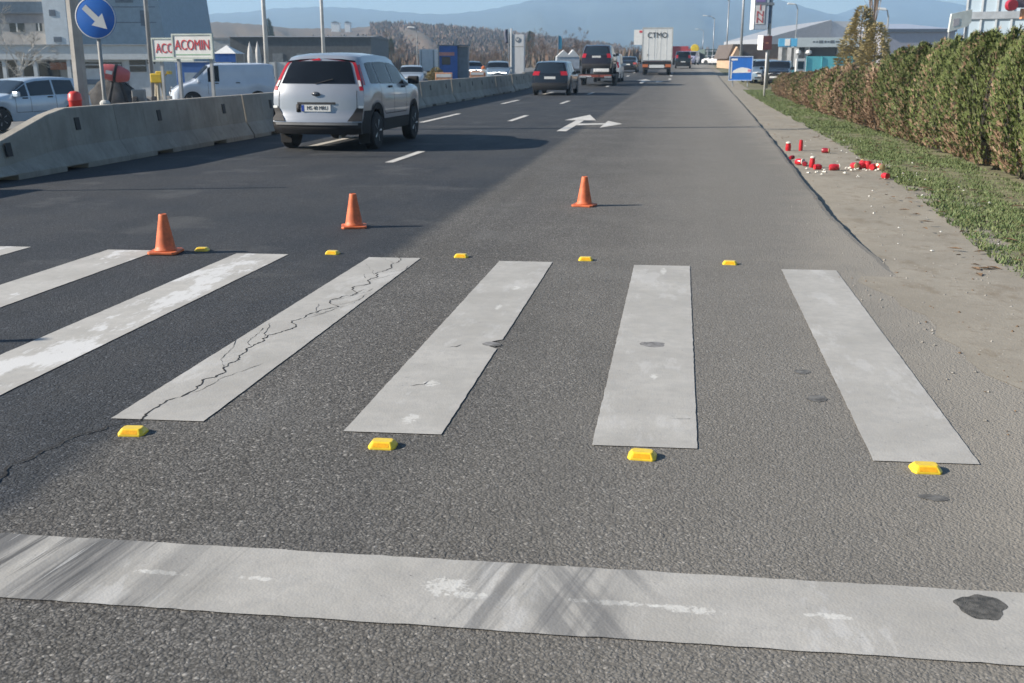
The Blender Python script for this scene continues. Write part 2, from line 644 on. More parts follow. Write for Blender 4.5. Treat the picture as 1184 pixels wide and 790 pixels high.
# grass blades
rnd = random.Random(5)
g = MB()
nb = 0
while nb < 115000:
    u = rnd.random()
    Y = 2.5 + 57.5 * u ** 1.7
    a = interp(VERGE, Y)
    t = rnd.random()
    X = a + t * 1.55 - .14
    clump = math.sin(X * 9 + Y * 3.1) * math.sin(Y * 5.3 - X * 4) + math.sin(Y * 1.7 + X * 2.3) * .6
    if rnd.random() > .70 + .36 * clump - .5 * max(0, 1 - t / .22) - .42 * t * t:
        continue
    h = rnd.uniform(.0, .035) * (1 + .35 * clump)
    an = rnd.uniform(0, 6.28)
    wd = rnd.uniform(.004, .009) * (1 + Y / 30)
    lean = rnd.uniform(.005, .045)
    la = rnd.uniform(0, 6.28)
    dx, dy = math.cos(an) * wd, math.sin(an) * wd
    z = gz(0, Y) + interp([(7, -.003), (10.5, -.044)], Y)
    g.v += [(X - dx, Y - dy, z), (X + dx, Y + dy, z), (X + math.cos(la) * lean, Y + math.sin(la) * lean, z + h + .016)]
    g.f.append((nb * 3, nb * 3 + 1, nb * 3 + 2))
    g.mi.append(0)
    nb += 1
tag(g.build('grass', M_GRASS, fix=False), 'short patchy green grass between the dirt path and the hedge', 'grass', kind='stuff')

# loose stones, litter and dead leaves on the dirt
M_STONE = mat('grey pebble', (.26, .245, .22), .9, var=.3, vscale=40)
M_LITTER = mat('pale paper scrap', (.62, .61, .56), .8, var=.1)
M_DEADLEAF = mat('dead leaf', (.16, .10, .055), .9, var=.3, vscale=20)
rnd = random.Random(21)
g = MB()


def pebble(g, X, Y, z, r, mi):
    vs = []
    for dx, dy, dz in ((1, 0, 0), (-1, 0, 0), (0, 1, 0), (0, -1, 0), (0, 0, 1), (0, 0, -.3)):
        k = r * rnd.uniform(.6, 1.2)
        vs.append((X + dx * k, Y + dy * k, z + dz * k * .7))
    g.add(vs, [(0, 2, 4), (2, 1, 4), (1, 3, 4), (3, 0, 4), (2, 0, 5), (1, 2, 5), (3, 1, 5), (0, 3, 5)], mi)


for i in range(900):
    Y = 3.5 + 26 * rnd.random() ** 1.6
    X = lerp(edge_x(Y) - .5, interp(VERGE, Y) + .15, rnd.random())
    pebble(g, X, Y, max(dirt_z(Y, .6), -.004 if X < edge_x(Y) else -1), rnd.uniform(.003, .011) * (1 + .03 * Y), rnd.choice((0, 0, 0, 2, 2)))
for i in range(120):
    Y = 6 + 18 * rnd.random()
    X = interp(VERGE, Y) + rnd.uniform(-.5, .9)
    a = rnd.uniform(0, 6.28)
    L = rnd.uniform(.03, .09)
    c, s = math.cos(a) * L, math.sin(a) * L
    z = gz(0, Y) - .005
    g.add([(X - c, Y - s, z), (X + s * .3, Y - c * .3, z + .012), (X + c, Y + s, z + .006), (X - s * .3, Y + c * .3, z + .014)], [(0, 1, 2, 3)], 2)
for i in range(46):
    Y = 6 + 16 * rnd.random()
    X = interp(VERGE, Y) + rnd.uniform(-.9, .6)
    pebble(g, X, Y, gz(0, Y) - .02, rnd.uniform(.012, .025), 1)
tag(g.build('debris', [M_STONE, M_LITTER, M_DEADLEAF]), 'small stones, scraps and dead leaves strewn over the dirt path', 'debris', kind='stuff')

# ------------------------------------------------------------------ painted markings
rnd = random.Random(8)


def wobble_strip(g, x0, x1, y0, y1, z=.004, step=.05, amp=.0018, skew=0., slant=0., chips=()):
    n = max(2, int(abs(y1 - y0) / step))
    rows = []
    for i in range(n + 1):
        y = lerp(y0, y1, i / n)
        a = x0 + rnd.uniform(-amp, amp) + skew * (y - y0)
        b = x1 + rnd.uniform(-amp, amp) + skew * (y - y0)
        for cy, cw, cd in chips:
            if abs(y - cy) < cw:
                b -= cd
        rows.append([(lerp(a, b, t / 4), y + slant * lerp(a - x0, b - x0, t / 4), gz(0, y) + z) for t in range(5)])
    g.grid(rows)


for i, (x0, x1, chips) in enumerate(((-5.74, -5.33, ()), (-4.62, -4.19, ()), (-3.50, -3.07, ()), (-2.39, -1.975, ()), (-1.34, -.925, ((5.42, .07, .05),)), (-.295, .125, ()), (.80, 1.20, ()))):
    g = MB()
    wobble_strip(g, x0, x1, 3.95, 7.86, chips=chips, slant=.06)
    structure('road_marking', g, M_STRIPEW if i < 3 else M_STRIPE)
g = MB()
rows = []
n = 110
for i in range(n + 1):
    x = lerp(-3.6, 1.32, i / n)
    yc = 2.69 + .031 * (x + .4)
    a, b = yc - .198 + rnd.uniform(-.003, .003), yc + .198 + rnd.uniform(-.003, .003)
    rows.append([(x, lerp(a, b, t / 4), .004) for t in range(5)])
g.grid(rows)
structure('road_marking', g, M_STOP)
for x0, x1, y0, y1 in ((-4.46, -4.33, 15.7, 17.8), (-4.47, -4.32, 27.5, 30.6), (-6.62, -6.47, 26.5, 31.3), (-6.75, -6.6, 18.4, 21.2), (-4.46, -4.31, 39.5, 42.5), (-4.46, -4.31, 51.5, 54.5),
                       (-6.6, -6.45, 39, 43), (-6.6, -6.45, 51, 55), (-6.6, -6.45, 64, 68), (-4.4, -4.2, 63, 66), (-4.4, -4.2, 75, 78), (-4.4, -4.2, 87, 90), (-4.4, -4.2, 99, 102), (-.9, -.7, 78, 81), (-.9, -.7, 88, 91), (-.9, -.7, 98, 101)):
    g = MB()
    wobble_strip(g, x0, x1, y0, y1, z=.006, step=.5, amp=.008)
    structure('road_marking', g, M_DASH)


def arrow(cx, y0, L, sx):
    g = MB()
    z = .006
    zz = lambda y: gz(0, y) + z
    q = lambda pts: g.add([(cx + x * sx, y0 + y, zz(y0 + y)) for x, y in pts], [tuple(range(len(pts)))])
    q([(-.11, 0), (.11, 0), (.11, L * .62), (-.11, L * .62)])
    q([(-.42, L * .60), (.42, L * .60), (0, L)])
    q([(.115, L * .30), (.75, L * .36), (.75, L * .43), (.115, L * .40)])
    q([(.75, L * .18), (1.2, L * .40), (.75, L * .58)])
    structure('road_marking', g, M_DASH)


arrow(-2.6, 23.6, 7.6, 1.0)
arrow(-2.55, 70, 9.0, 1.2)

# long crack along the seam of the two surfacings
M_CRACK = mat('crack shadow', (.012, .012, .013), .95, var=0)
rnd = random.Random(17)
g = MB()


def crack(g, pts, w0, z=.0052):
    prev = None
    rows = []
    for i, (x, y) in enumerate(pts):
        w = w0 * rnd.uniform(.3, 1.5) * (1 if 0 < i < len(pts) - 1 else .1)
        rows.append([(x - w, y, z), (x + w, y + rnd.uniform(-.004, .004), z)])
    g.grid(rows)


def crack_path(x, y0, y1, wander=.018, home=None, step=.035):
    pts, vx = [], 0
    y = y0
    while y < y1:
        vx = vx * .55 + rnd.uniform(-wander, wander)
        x += vx
        if home is not None:
            x += (home(y) - x) * .12
        pts.append((x, y))
        y += step * rnd.uniform(.5, 1.5)
    return pts


home = lambda y: interp([(2.9, -2.5), (3.4, -2.42), (3.9, -2.28), (4.5, -2.23), (5.5, -2.19), (6.5, -2.13), (7.2, -2.09), (7.9, -2.04), (9, -2.1)], y)
main = crack_path(-2.5, 2.9, 7.95, .017, home=home, step=.02)
crack(g, main, .0046)
for k in range(15):
    i = rnd.randrange(int(len(main) * .2), len(main) - 12)
    x, y = main[i]
    br = crack_path(x, y, y + rnd.uniform(.15, .6), .014, home=lambda yy, s=rnd.choice((-1, 1)), b=x: b + s * .09 * (1 + .5 * (yy - 4)))
    crack(g, br, .0014, .0054)
crack(g, [(-1.20, 5.30), (-1.165, 5.34), (-1.15, 5.33), (-1.13, 5.38)], .004)
crack(g, [(-1.22, 4.60), (-1.19, 4.63), (-1.16, 4.64), (-1.15, 4.70)], .0035)
crack(g, [(0.0, 4.33), (.05, 4.325), (.1, 4.33)], .003)
structure('road_crack', g, M_CRACK, fix=False)

# tar patch on the stop line and stains
M_TAR = mat('dried tar', (.10, .095, .085), .6, var=.5, vscale=45, bmp=.8)
rnd = random.Random(2)


def blob(cx, cy, rx, ry, z, m, name='road_stain', n=40, rag=.12):
    g = MB()
    vs = [(cx, cy, z)]
    ph = [rnd.uniform(0, 6.28) for _ in range(4)]
    for i in range(n):
        t = 6.2832 * i / n
        k = 1 + rag * (math.sin(2 * t + ph[0]) * .6 + math.sin(3 * t + ph[1]) * .5 + math.sin(5 * t + ph[2]) * .3 + math.sin(9 * t + ph[3]) * .25)
        vs.append((cx + rx * k * math.cos(t), cy + ry * k * math.sin(t), z - .001))
    g.add(vs, [(0, i + 1, (i + 1) % n + 1) for i in range(n)])
    structure(name, g, m, fix=False)


blob(.905, 2.83, .070, .070, .0055, M_TAR, rag=.16)
M_STAIN = mat('grey stain', (.20, .195, .19), .8, var=.35, vscale=25)
M_STAIND = mat('dark oil stain', (.12, .117, .11), .8, var=.45, vscale=25)
blob(-.09, 5.55, .07, .055, .0050, M_STAIN)
blob(-.14, 5.56, .025, .03, .0055, M_STAIN, rag=.3)
blob(-.97, 5.42, .05, .045, .0055, M_STAIN)
blob(.68, 4.72, .045, .05, .003, M_STAIND)
blob(.66, 5.15, .04, .04, .003, M_STAIND)
blob(.95, 3.62, .05, .03, .003, M_STAIND)
blob(-.95, 5.4, .03, .03, .0055, M_STAIND, rag=.3)
# ------------------------------------------------------------------ yellow road studs and cones
proto = None
near_lab = ['yellow road stud beside the cracked stripe end', 'yellow road stud at the near end of the stripe with the edge chip', 'yellow road stud at the near end of the middle stripe above the stop line', 'yellow road stud at the near end of the stripe next to the dirt path']
far_lab = ['far yellow road stud right beside a traffic cone', 'far yellow road stud on dark asphalt left of the cracked stripe top', 'far yellow road stud between the cracked stripe top and the next stripe', 'far yellow road stud nearest behind the standing cone by the turn arrow', 'far yellow road stud closest to the dirt path']
studs = [(-2.205, 3.80), (-1.13, 3.815), (-.09, 3.86), (.98, 3.89)] + [(-3.84, 7.96), (-2.73, 7.98), (-1.67, 8.0), (-.68, 8.02), (.43, 8.03)]
for i, (X, Y) in enumerate(studs):
    if proto is None:
        o = thing('road_stud', '', 'road stud')
        g = MB()
        # chamfered block: footprint .11 x .09, height .028
        a, b, h = .056, .045, .027
        base = [(-a, -b * .55), (-a * .8, -b), (a * .8, -b), (a, -b * .55), (a, b * .55), (a * .8, b), (-a * .8, b), (-a, b * .55)]
        vs = [(x, y, 0) for x, y in base] + [(x, y, .007) for x, y in base] + [(x * .74, y * .52, h) for x, y in base]
        fs = [tuple(range(16, 24))] + [(k * 8 + j, k * 8 + (j + 1) % 8, k * 8 + 8 + (j + 1) % 8, k * 8 + 8 + j) for k in range(2) for j in range(8)]
        g.add(vs, fs)
        g.build('housing', M_YELLOW, o, bevel=.003)
        g = MB()
        # reflector bar set into the sloping face
        d = .0018
        g.add([(-.034, -b * .93 - d, .0095), (.034, -b * .93 - d, .0095), (.030, -b * .60 - d, .0225), (-.030, -b * .60 - d, .0225)] + [(-.034, -b * .8, .009), (.034, -b * .8, .009), (.030, -b * .5, .022), (-.030, -b * .5, .022)],
              [(0, 1, 2, 3), (4, 5, 1, 0), (5, 6, 2, 1), (6, 7, 3, 2), (7, 4, 0, 3)])
        g.build('reflector', M_REFL, o)
        proto = o
    else:
        o = copy_tree(proto)
    o.location = (X, Y, 0)
    o.rotation_euler = (0, 0, R([6, 2, -3, 3, 4, -2, 0, 3, -4][i]))
    o['label'] = (near_lab + far_lab)[i]
    o['group'] = 'yellow road studs along the crossing'

proto = None
for X, Y, rz, lab in ((-4.08, 7.80, .1, 'orange cone standing on the end of a white crossing stripe, nearest of the three'), (-2.98, 9.36, .3, 'orange cone on dark asphalt, middle of the three'), (-.975, 11.2, -.2, 'orange cone on the grey lane, farthest of the three')):
    if proto is None:
        o = thing('traffic_cone', lab, 'traffic cone')
        g = MB()
        k = .118
        pl = [(-k, -k * .8), (-k * .8, -k), (k * .8, -k), (k, -k * .8), (k, k * .8), (k * .8, k), (-k * .8, k), (-k, k * .8)]
        g.prism(pl, 'z', 0, .022)
        g.build('base', M_ORANGE, o, bevel=.006)
        g = MB()
        g.lathe([(.092, .0225), (.092, .030), (.082, .036), (.076, .06), (.036, .285), (.034, .305), (.030, .315), (.024, .316), (.022, .28)], 28)
        g.build('body', M_ORANGE, o, True)
        proto = o
    else:
        o = copy_tree(proto)
    o.location = (X, Y, .004 if X < -4 else 0)
    o.rotation_euler = (0, 0, rz)
    o['label'] = lab
    o['group'] = 'orange traffic cones'

# ------------------------------------------------------------------ concrete barrier
BPROF = [(-.30, 0), (-.30, .08), (-.15, .32), (-.085, .84), (-.075, .86), (.075, .86), (.085, .84), (.15, .32), (.30, .08), (.30, 0)]
BX = -8.85


def barrier_mesh(L, hs=lambda t: 1., slots=(.18, .62)):
    g = MB()
    cuts = sorted({0, L} | {L * s for s in slots} | {L * s + .55 for s in slots} | {L * k / 6 for k in range(7)})
    for a, b in zip(cuts, cuts[1:]):
        m = (a + b) / 2
        slot = any(L * s < m < L * s + .55 for s in slots)
        rows = []
        for y in (a, b):
            k = hs(y / L)
            rows.append([(x, y, max(z * (k if z > .1 else 1), .065 if slot else 0)) for x, z in BPROF])
        vs = rows[0] + rows[1]
        n = len(BPROF)
        fs = [(i, (i + 1) % n, n + (i + 1) % n, n + i) for i in range(n)]
        fs += [tuple(range(n)), tuple(range(n, 2 * n))]
        g.add(vs, fs)
    return g


def pockets(o, L, hs=lambda t: 1., ks=(.28, .80)):
    for s in ks:
        k = hs(s)
        zc = .6 * k
        xc = .125
        g = MB()
        g.box(xc - .02, xc + .004, L * s - .06, L * s + .06, zc - .09, zc + .09)
        g.build('lifting_pocket', M_INK, o, rot=(0, R(-7), 0), loc=(.072, 0, .018))


ramp_h = lambda t: interp([(0, .36), (.2, .50), (.62, 1.0), (1, 1.0)], t)
o = thing('concrete_barrier', 'first concrete barrier block, with a top sloping down to the ground end', 'barrier', (BX, 11.55, 0), group='concrete barrier blocks along the road')
barrier_mesh(3.92, ramp_h, (.12, .55)).build('block', M_CONC, o, bevel=.012)
pockets(o, 3.92, ramp_h, (.28, .72))
o = thing('concrete_barrier', 'concrete barrier block cut off by the picture edge in the near lane', 'barrier', (BX - .12, 7.2, 0), group='concrete barrier blocks along the road')
barrier_mesh(4.1, lambda t: .80).build('block', M_CONC, o, bevel=.012)
ords = ['second', 'third', 'fourth', 'fifth', 'sixth', 'seventh', 'eighth', 'ninth', 'tenth', 'eleventh']
proto = None
for i in range(10):
    if proto is None:
        o = thing('concrete_barrier', '', 'barrier')
        barrier_mesh(4.93).build('block', M_CONC, o, bevel=.012)
        pockets(o, 4.97)
        proto = o
    else:
        o = copy_tree(proto)
    Y = 15.5 + 5 * i
    o.location = (BX + (i % 3 - 1) * .012, Y, gz(-9, Y + 2))
    o.rotation_euler = (0, 0, R((i * 7 % 5 - 2) * .1))
    o['label'] = ('concrete barrier block right behind the round blue sign' if i == 0 else ords[i] + ' concrete barrier block from the sloped end, along the road')
    o['group'] = 'concrete barrier blocks along the road'

# ------------------------------------------------------------------ cars
TOPS = {
    'mpv': [(0, .935), (.05, .968), (.16, .993), (.36, 1.0), (.52, .985), (.60, .94), (.72, .74), (.755, .69), (.8, .67), (.9, .63), (.97, .56), (1, .50)],
    'hatch': [(0, .95), (.06, .97), (.16, .99), (.34, 1.0), (.48, .98), (.55, .94), (.68, .72), (.715, .68), (.76, .66), (.9, .61), (.97, .54), (1, .47)],
    'wagon': [(0, .95), (.06, .97), (.16, .99), (.38, 1.0), (.52, .98), (.58, .94), (.69, .72), (.72, .68), (.76, .66), (.9, .61), (.97, .54), (1, .47)],
    'saloon': [(0, .70), (.04, .73), (.15, .745), (.19, .77), (.32, .96), (.42, 1.0), (.52, .98), (.58, .94), (.69, .72), (.72, .68), (.76, .66), (.9, .61), (.97, .54), (1, .47)],
    'van': [(0, .96), (.04, .985), (.12, 1.0), (.60, .99), (.66, .95), (.78, .68), (.80, .62), (.84, .58), (.95, .50), (1, .42)],
}


class Car:
    def __init__(s, kind, L, Wd, H, wb, wr, belt=.61, rear_over=.20, taper=.80, sill=.24, rear=None):
        s.kind, s.L, s.W, s.H, s.wb, s.wr, s.bf, s.sill, s.taper = kind, L, Wd, H, wb, wr, belt, sill, taper
        s.ya = (-L / 2 + rear_over * L * .93, -L / 2 + rear_over * L * .93 + wb)
        s.rear = rear or [(.2, .06), (.38, .0), (.55, .0), (.6, .05), (.95, .10), (1.35, .26), (1.6, .40)]
        s.cap = .07

    def top(s, y):
        return s.H * interp(TOPS[s.kind], (y + s.L / 2) / s.L)

    def belt(s, y):
        t = (y + s.L / 2) / s.L
        return min(s.H * (s.bf + .025 * (1 - 2 * t)), s.top(y) - .035)

    def levels(s, y):
        t = (y + s.L / 2) / s.L
        plan = interp([(0, .93), (.07, .985), (.2, 1), (.75, 1), (.9, .955), (.97, .87), (1, .76)], t)
        hw = s.W / 2 * plan
        top, belt = s.top(y), s.belt(y)
        cab = max(0, min(1, (top - belt - .04) / (s.H * .3)))
        zs = s.sill
        ra = s.wr + .055
        for ya in s.ya:
            if abs(y - ya) < ra:
                zs = max(zs, s.wr + math.sqrt(ra * ra - (y - ya) ** 2))
        zs = min(zs, belt - .12)
        wt = hw * lerp(.90, s.taper, cab)
        wb_ = hw * .955
        ed = lerp(.02, getattr(s, 'edge', .07), cab)
        return [(hw * .95, zs), (hw * .985, lerp(zs, belt, .3)), (hw, lerp(zs, belt, .62)), (hw * .988, lerp(zs, belt, .9)), (wb_, belt),
                (lerp(wb_, wt, .5), lerp(belt, top - ed, .5)), (wt, top - ed), (wt - .06, top - ed * .25), (wt * .55, top), (0, top + .012)]

    def pt(s, v, y, side=1, off=0.):
        lv = s.levels(y)
        v = max(0, min(8.999, v))
        i = int(v)
        w, z = lerp(lv[i][0], lv[i + 1][0], v - i), lerp(lv[i][1], lv[i + 1][1], v - i)
        a, b = lv[i], lv[i + 1]
        nx, nz = b[1] - a[1], a[0] - b[0]
        l = math.hypot(nx, nz) or 1
        w += off * nx / l
        z += off * nz / l
        sh = interp(s.rear, z) * max(0, 1 - (y + s.L / 2) / (s.L * .24)) ** 1.3
        return (side * w, y + sh, z)

    def patch(s, g, v0, v1, y0, y1, nv, ny, off=.004, sides=(1, -1)):
        for sd in sides:
            g.grid([[s.pt(lerp(v0, v1, i / nv), lerp(y0, y1, j / ny), sd, off) for j in range(ny + 1)] for i in range(nv + 1)])

    def cap_pt(s, front, z, fx, off=0.):
        """point on the rear / front face at height z, fx in -1..1"""
        y = s.L / 2 if front else -s.L / 2
        lv = s.levels(y)
        w = lv[-1][0]
        for a, b in zip(lv, lv[1:]):
            if a[1] <= z <= b[1]:
                w = lerp(a[0], b[0], (z - a[1]) / max(1e-6, b[1] - a[1]))
        if z < lv[0][1]:
            w = lv[0][0]
        if front:
            zt = lv[-1][1]
            bl = .16 * (1 - .6 * max(0, (z - .35) / zt))
            return (w * fx, y + bl * (1 - abs(fx) ** 2.2) + off, z)
        return (w * fx, y + interp(s.rear, z) - s.cap * (1 - abs(fx) ** 2.4) - off, z)

    def cap_patch(s, g, front, z0, z1, x0, x1, n=8, m=6, off=.005, x0t=None, x1t=None):
        x0t = x0 if x0t is None else x0t
        x1t = x1 if x1t is None else x1t
        g.grid([[s.cap_pt(front, lerp(z0, z1, i / m), lerp(lerp(x0, x0t, i / m), lerp(x1, x1t, i / m), j / n), off) for j in range(n + 1)] for i in range(m + 1)])

    def body(s):
        g = MB()
        ny = 64
        ysn = [lerp(-s.L / 2, s.L / 2, i / ny) for i in range(ny + 1)]
        prof = []
        for y in ysn:
            r = [s.pt(v, y, 1) for v in range(9)] + [s.pt(8.999, y, 1)]
            l = [s.pt(v, y, -1) for v in range(8, -1, -1)]
            prof.append(r + l)
        g.grid(prof)
        for front in (False, True):
            lv = s.levels(s.L / 2 if front else -s.L / 2)
            zs = [lerp(lv[0][1], lv[-1][1], i / 18) for i in range(19)]
            g.grid([[s.cap_pt(front, z, lerp(-1, 1, j / 16)) for j in range(17)] for z in zs])
        # floor pan
        hw = s.W / 2
        g.box(-hw * .72, hw * .72, -s.L / 2 + .12, s.L / 2 - .15, s.sill - .02, s.sill + .08, 1)
        for ya in s.ya:
            g.box(-hw * .70, hw * .70, ya - s.wr - .05, ya + s.wr + .05, s.wr, s.wr * 2 + .10, 1)
        return g


def make_wheel(parent, x, y, r, wd, side, detail=True):
    g = MB()
    k = wd / 2
    g.lathe([(r * .66, -k), (r * .93, -k), (r, -k * .75), (r, k * .75), (r * .93, k), (r * .66, k)], 28, axis='x')
    w = bpy.data.objects.new('wheel', g.mesh('wheel', M_BLACK, 40))
    col.objects.link(w)
    w.parent = parent
    w.location = (x, y, r)
    g = MB()
    g.lathe([(r * .66, side * k * .1), (r * .66, side * k * .85), (r * .60, side * k * .92), (r * .57, side * k * .5), (r * .2, side * k * .45), (r * .16, side * k * .75), (.001, side * k * .8)], 28, axis='x')
    if detail:
        for i in range(5):
            a = 6.2832 * i / 5
            p1 = (side * k * .72, math.cos(a) * r * .15, math.sin(a) * r * .15)
            p2 = (side * k * .86, math.cos(a) * r * .60, math.sin(a) * r * .60)
            g.tube(p1, p2, r * .09, r * .075, 6)
    g.build('rim', M_RIM, w, 40)
    return w


def make_car(name, label, spec, paint, loc, rz, group=None, glass=None, rear=None, plate=None, lights_on=False, lamp_z=(.60, .78), lamp_x=.72,
             rear_glass=(.64, .93), clad=False, cat='car', side_glass=True, plate_z=.72, amber=False, mirrors=True, windows=((-.36, -.17), (-.155, .045), (.06, .17)), rails=False):
    s = spec
    glass = glass or M_GLASS
    o = thing(name, label, cat, loc, rz, group)
    s.body().build('body', [paint, M_TRIM], o, 50)
    L, H = s.L, s.H
    # side windows
    for sd in (1, -1):
        for k, (a, b) in enumerate(windows):
            g = MB()
            s.patch(g, 4.12, 5.93, a * L, b * L, 4, 8, .006, (sd,))
            g.build('side_window', glass, o, True)
    g = MB()
    # windscreen
    T = TOPS[s.kind]
    w0 = {'mpv': (.605, .745), 'hatch': (.555, .70), 'wagon': (.585, .705), 'saloon': (.585, .705), 'van': (.665, .79)}[s.kind]
    for sd in (1, -1):
        g.grid([[s.pt(v, (lerp(w0[0], w0[1], j / 8) - .5) * L, sd, .007) for j in range(9)] for v in (6.1, 6.6, 7, 7.5, 8, 8.5, 8.999)])
    g.build('windscreen', glass, o, True)
    g = MB()
    if s.kind == 'saloon':
        for sd in (1, -1):
            g.grid([[s.pt(v, (lerp(.195, .315, j / 6) - .5) * L, sd, .006) for j in range(7)] for v in (6.2, 6.6, 7, 7.5, 8, 8.5, 8.999)])
    elif rear_glass:
        s.cap_patch(g, False, rear_glass[0] * H, rear_glass[1] * H, -.86, .86, 12, 8, .007)
    if g.v:
        g.build('rear_window', glass, o, True)
    # gaps round the doors and the tailgate
    for sd in (1, -1):
        g = MB()
        for k, (a, b) in enumerate(windows):
            yy = b * L + .012
            s.patch(g, 1.25, 4.0, yy - .006, yy + .006, 6, 1, .003, (sd,))
        s.patch(g, 1.2, 1.26, windows[0][1] * L, windows[-1][1] * L, 1, 12, .003, (sd,))
        if g.v:
            g.build('door_gap', M_INK, o)
    g = MB()
    for sd in (1, -1):
        s.cap_patch(g, False, .40 * H, lamp_z[0] * H, sd * .855, sd * .868, 1, 5, .004)
    s.cap_patch(g, False, .378 * H, .386 * H, -.86, .86, 10, 1, .004)
    g.build('tailgate_gap', M_INK, o)
    # lamps
    for sd in (1, -1):
        g = MB()
        s.cap_patch(g, False, lamp_z[0] * H, lamp_z[1] * H, sd * lamp_x, sd * .999, 4, 8, .010)
        vtop = 4.0
        tl = g.build('tail_light', M_RED, o, True)
        g = MB()
        s.cap_patch(g, True, .44 * H, .52 * H if s.kind != 'van' else .48 * H, sd * .5, sd * .98, 5, 3, .012)
        hl = g.build('headlight', M_CLEAR if not lights_on else M_LAMPON, o, True)
        if mirrors:
            g = MB()
            my = (w0[1] - .5) * L - .12
            bz = s.belt(my)
            hw = s.levels(my)[4][0]
            g.box(sd * (hw - .02), sd * (hw + .20), my - .05, my + .06, bz + .02, bz + .17)
            g.build('door_mirror', M_TRIM if clad else paint, o, bevel=.03)
    # grille and front bumper opening
    g = MB()
    s.cap_patch(g, True, .38 * H if s.kind != 'van' else .36 * H, .44 * H, -.55, .55, 6, 2, .010)
    s.cap_patch(g, True, .20 * H, .27 * H, -.7, .7, 6, 2, .010)
    g.build('grille', M_TRIM, o, True)
    # plates
    g = MB()
    y = s.cap_pt(False, plate_z, 0)[1]
    g.box(-.26, .26, y - .018, y + .01, plate_z - .055, plate_z + .055)
    np_ = g.build('number_plate', M_PLATE, o)
    y = s.cap_pt(True, .36 * H, 0)[1]
    g = MB()
    g.box(-.26, .26, y - .01, y + .02, .33 * H - .055, .33 * H + .055)
    g.build('number_plate', M_PLATE, o)
    # rear bumper
    g = MB()
    s.cap_patch(g, False, s.sill, .36 * H, -1, 1, 12, 4, .012)
    g.build('bumper', M_TRIM, o, True)
    # door handles
    for sd in (1, -1):
        for a in (-.12, .09):
            p = s.pt(3.6, a * L, sd, .01)
            g = MB()
            g.box(p[0] - .018, p[0] + .018, p[1] - .09, p[1] + .09, p[2] - .018, p[2] + .018)
            g.build('door_handle', M_TRIM, o, bevel=.008)
    for sd in (1, -1):
        for ya in s.ya:
            make_wheel(o, sd * (s.W / 2 - .115), ya, s.wr, .20, sd)
    return o, s


M_LAMPON = mat('lit headlamp', (1, .97, .9), .2, var=0, emit=6.)
P_SILVER = car_paint('silver car paint', (.35, .37, .40), .35, .30)
P_BLUE = car_paint('light blue car paint', (.52, .61, .69), .15, .3)
P_DARK = car_paint('dark car paint', (.011, .012, .015), .2, .25)
P_DARKR = car_paint('dark maroon car paint', (.022, .014, .018), .2, .25)
P_GREYB = car_paint('blue grey car paint', (.22, .29, .36), .4, .3)
P_WHITE = car_paint('white car paint', (.72, .72, .72), .0, .3)
P_GREEN = car_paint('pale green car paint', (.40, .46, .38), .3, .3)
P_BLACK2 = car_paint('black car paint', (.012, .012, .013), .1, .2)

M_SLATE0 = mat('dark badge enamel', (.07, .08, .10), .3)
# --- the silver people carrier in the lane
S = Car('mpv', 4.15, 1.76, 1.66, 2.55, .325, belt=.655, rear_over=.185, taper=.77, sill=.30)
S.edge = .14
S.cap = .11
S.rear = [(.25, .06), (.40, -.02), (.56, -.02), (.60, .05), (.95, .09), (1.1, .14), (1.35, .25), (1.55, .36)]
car, s = make_car('silver_car', 'silver people carrier with black lower bumper driving beside the concrete barrier', S, P_SILVER, (-6.15, 19.65, 0), R(-.6),
                  clad=True, lamp_z=(.62, .94), lamp_x=.92, rear_glass=(.69, .915), plate_z=.735, windows=((-.40, -.275), (-.26, -.075), (-.06, .13), ))
for c in list(car.children):
    if c.name.startswith('bumper') or c.name.startswith('number_plate') and c.location.y == 0 and False:
        bpy.data.objects.remove(c)
# black wrap-around lower bumper, raised at the corners
g = MB()
for sd in (1, -1):
    s.cap_patch(g, False, .52, .74, sd * .70, sd * 1.0, 5, 4, .014, sd * .86, sd * 1.0)
s.cap_patch(g, False, .30, .50, -1, 1, 14, 5, .014)
s.patch(g, 0, 1.55, -S.L / 2, -S.L / 2 + .42, 4, 8, .010)
g.build('bumper', M_TRIM, car, True)
g = MB()
s.patch(g, 0, .9, -S.L / 2 + .42, S.L / 2 - .02, 4, 60, .009)
g.build('side_cladding', M_TRIM, car, True)
g = MB()
s.cap_patch(g, False, .455, .495, -.93, .93, 14, 3, .03)
M_STRIP = mat('grey bumper strip', (.22, .22, .22), .5, var=.1)
g.build('bumper_strip', M_STRIP, car, True)
for sd in (1, -1):
    g = MB()
    s.cap_patch(g, False, .735, .775, sd * .90, sd * 1.0, 4, 3, .018)
    g.build('bumper_corner', M_CLEAR, car, True)
    g = MB()
    s.cap_patch(g, False, 1.10, 1.20, sd * .925, sd * .975, 3, 3, .016)
    lamps = [c for c in car.children if c.name.startswith('tail_light')]
    g.build('reversing_lens', M_CLEAR, [c for c in lamps][0 if sd == 1 else 1], True)
    # lens wraps round onto the flank
    g = MB()
    s.patch(g, 3.9, 6.05, -S.L / 2, -S.L / 2 + .10, 6, 3, .010, (sd,))
    g.build('lens', M_RED, [c for c in lamps][0 if sd == 1 else 1], True)
g = MB()
s.cap_patch(g, False, 1.53, 1.57, -.30, .04, 5, 3, .014)
g.build('brake_light', M_RED, car, True)
g = MB()
s.cap_patch(g, False, .80, .835, -.42, .42, 8, 2, .012)
g.box(-.36, -.285, s.cap_pt(False, .735, 0)[1] - .004, s.cap_pt(False, .735, 0)[1] + .05, .67, .80)
g.build('plate_recess', M_TRIM, car, True)
y0 = s.cap_pt(False, .90, 0)[1]
g = MB()
g.lathe([(.06, -.006), (.075, .004), (.075, .01), (.001, .012)], 24, axis='y')
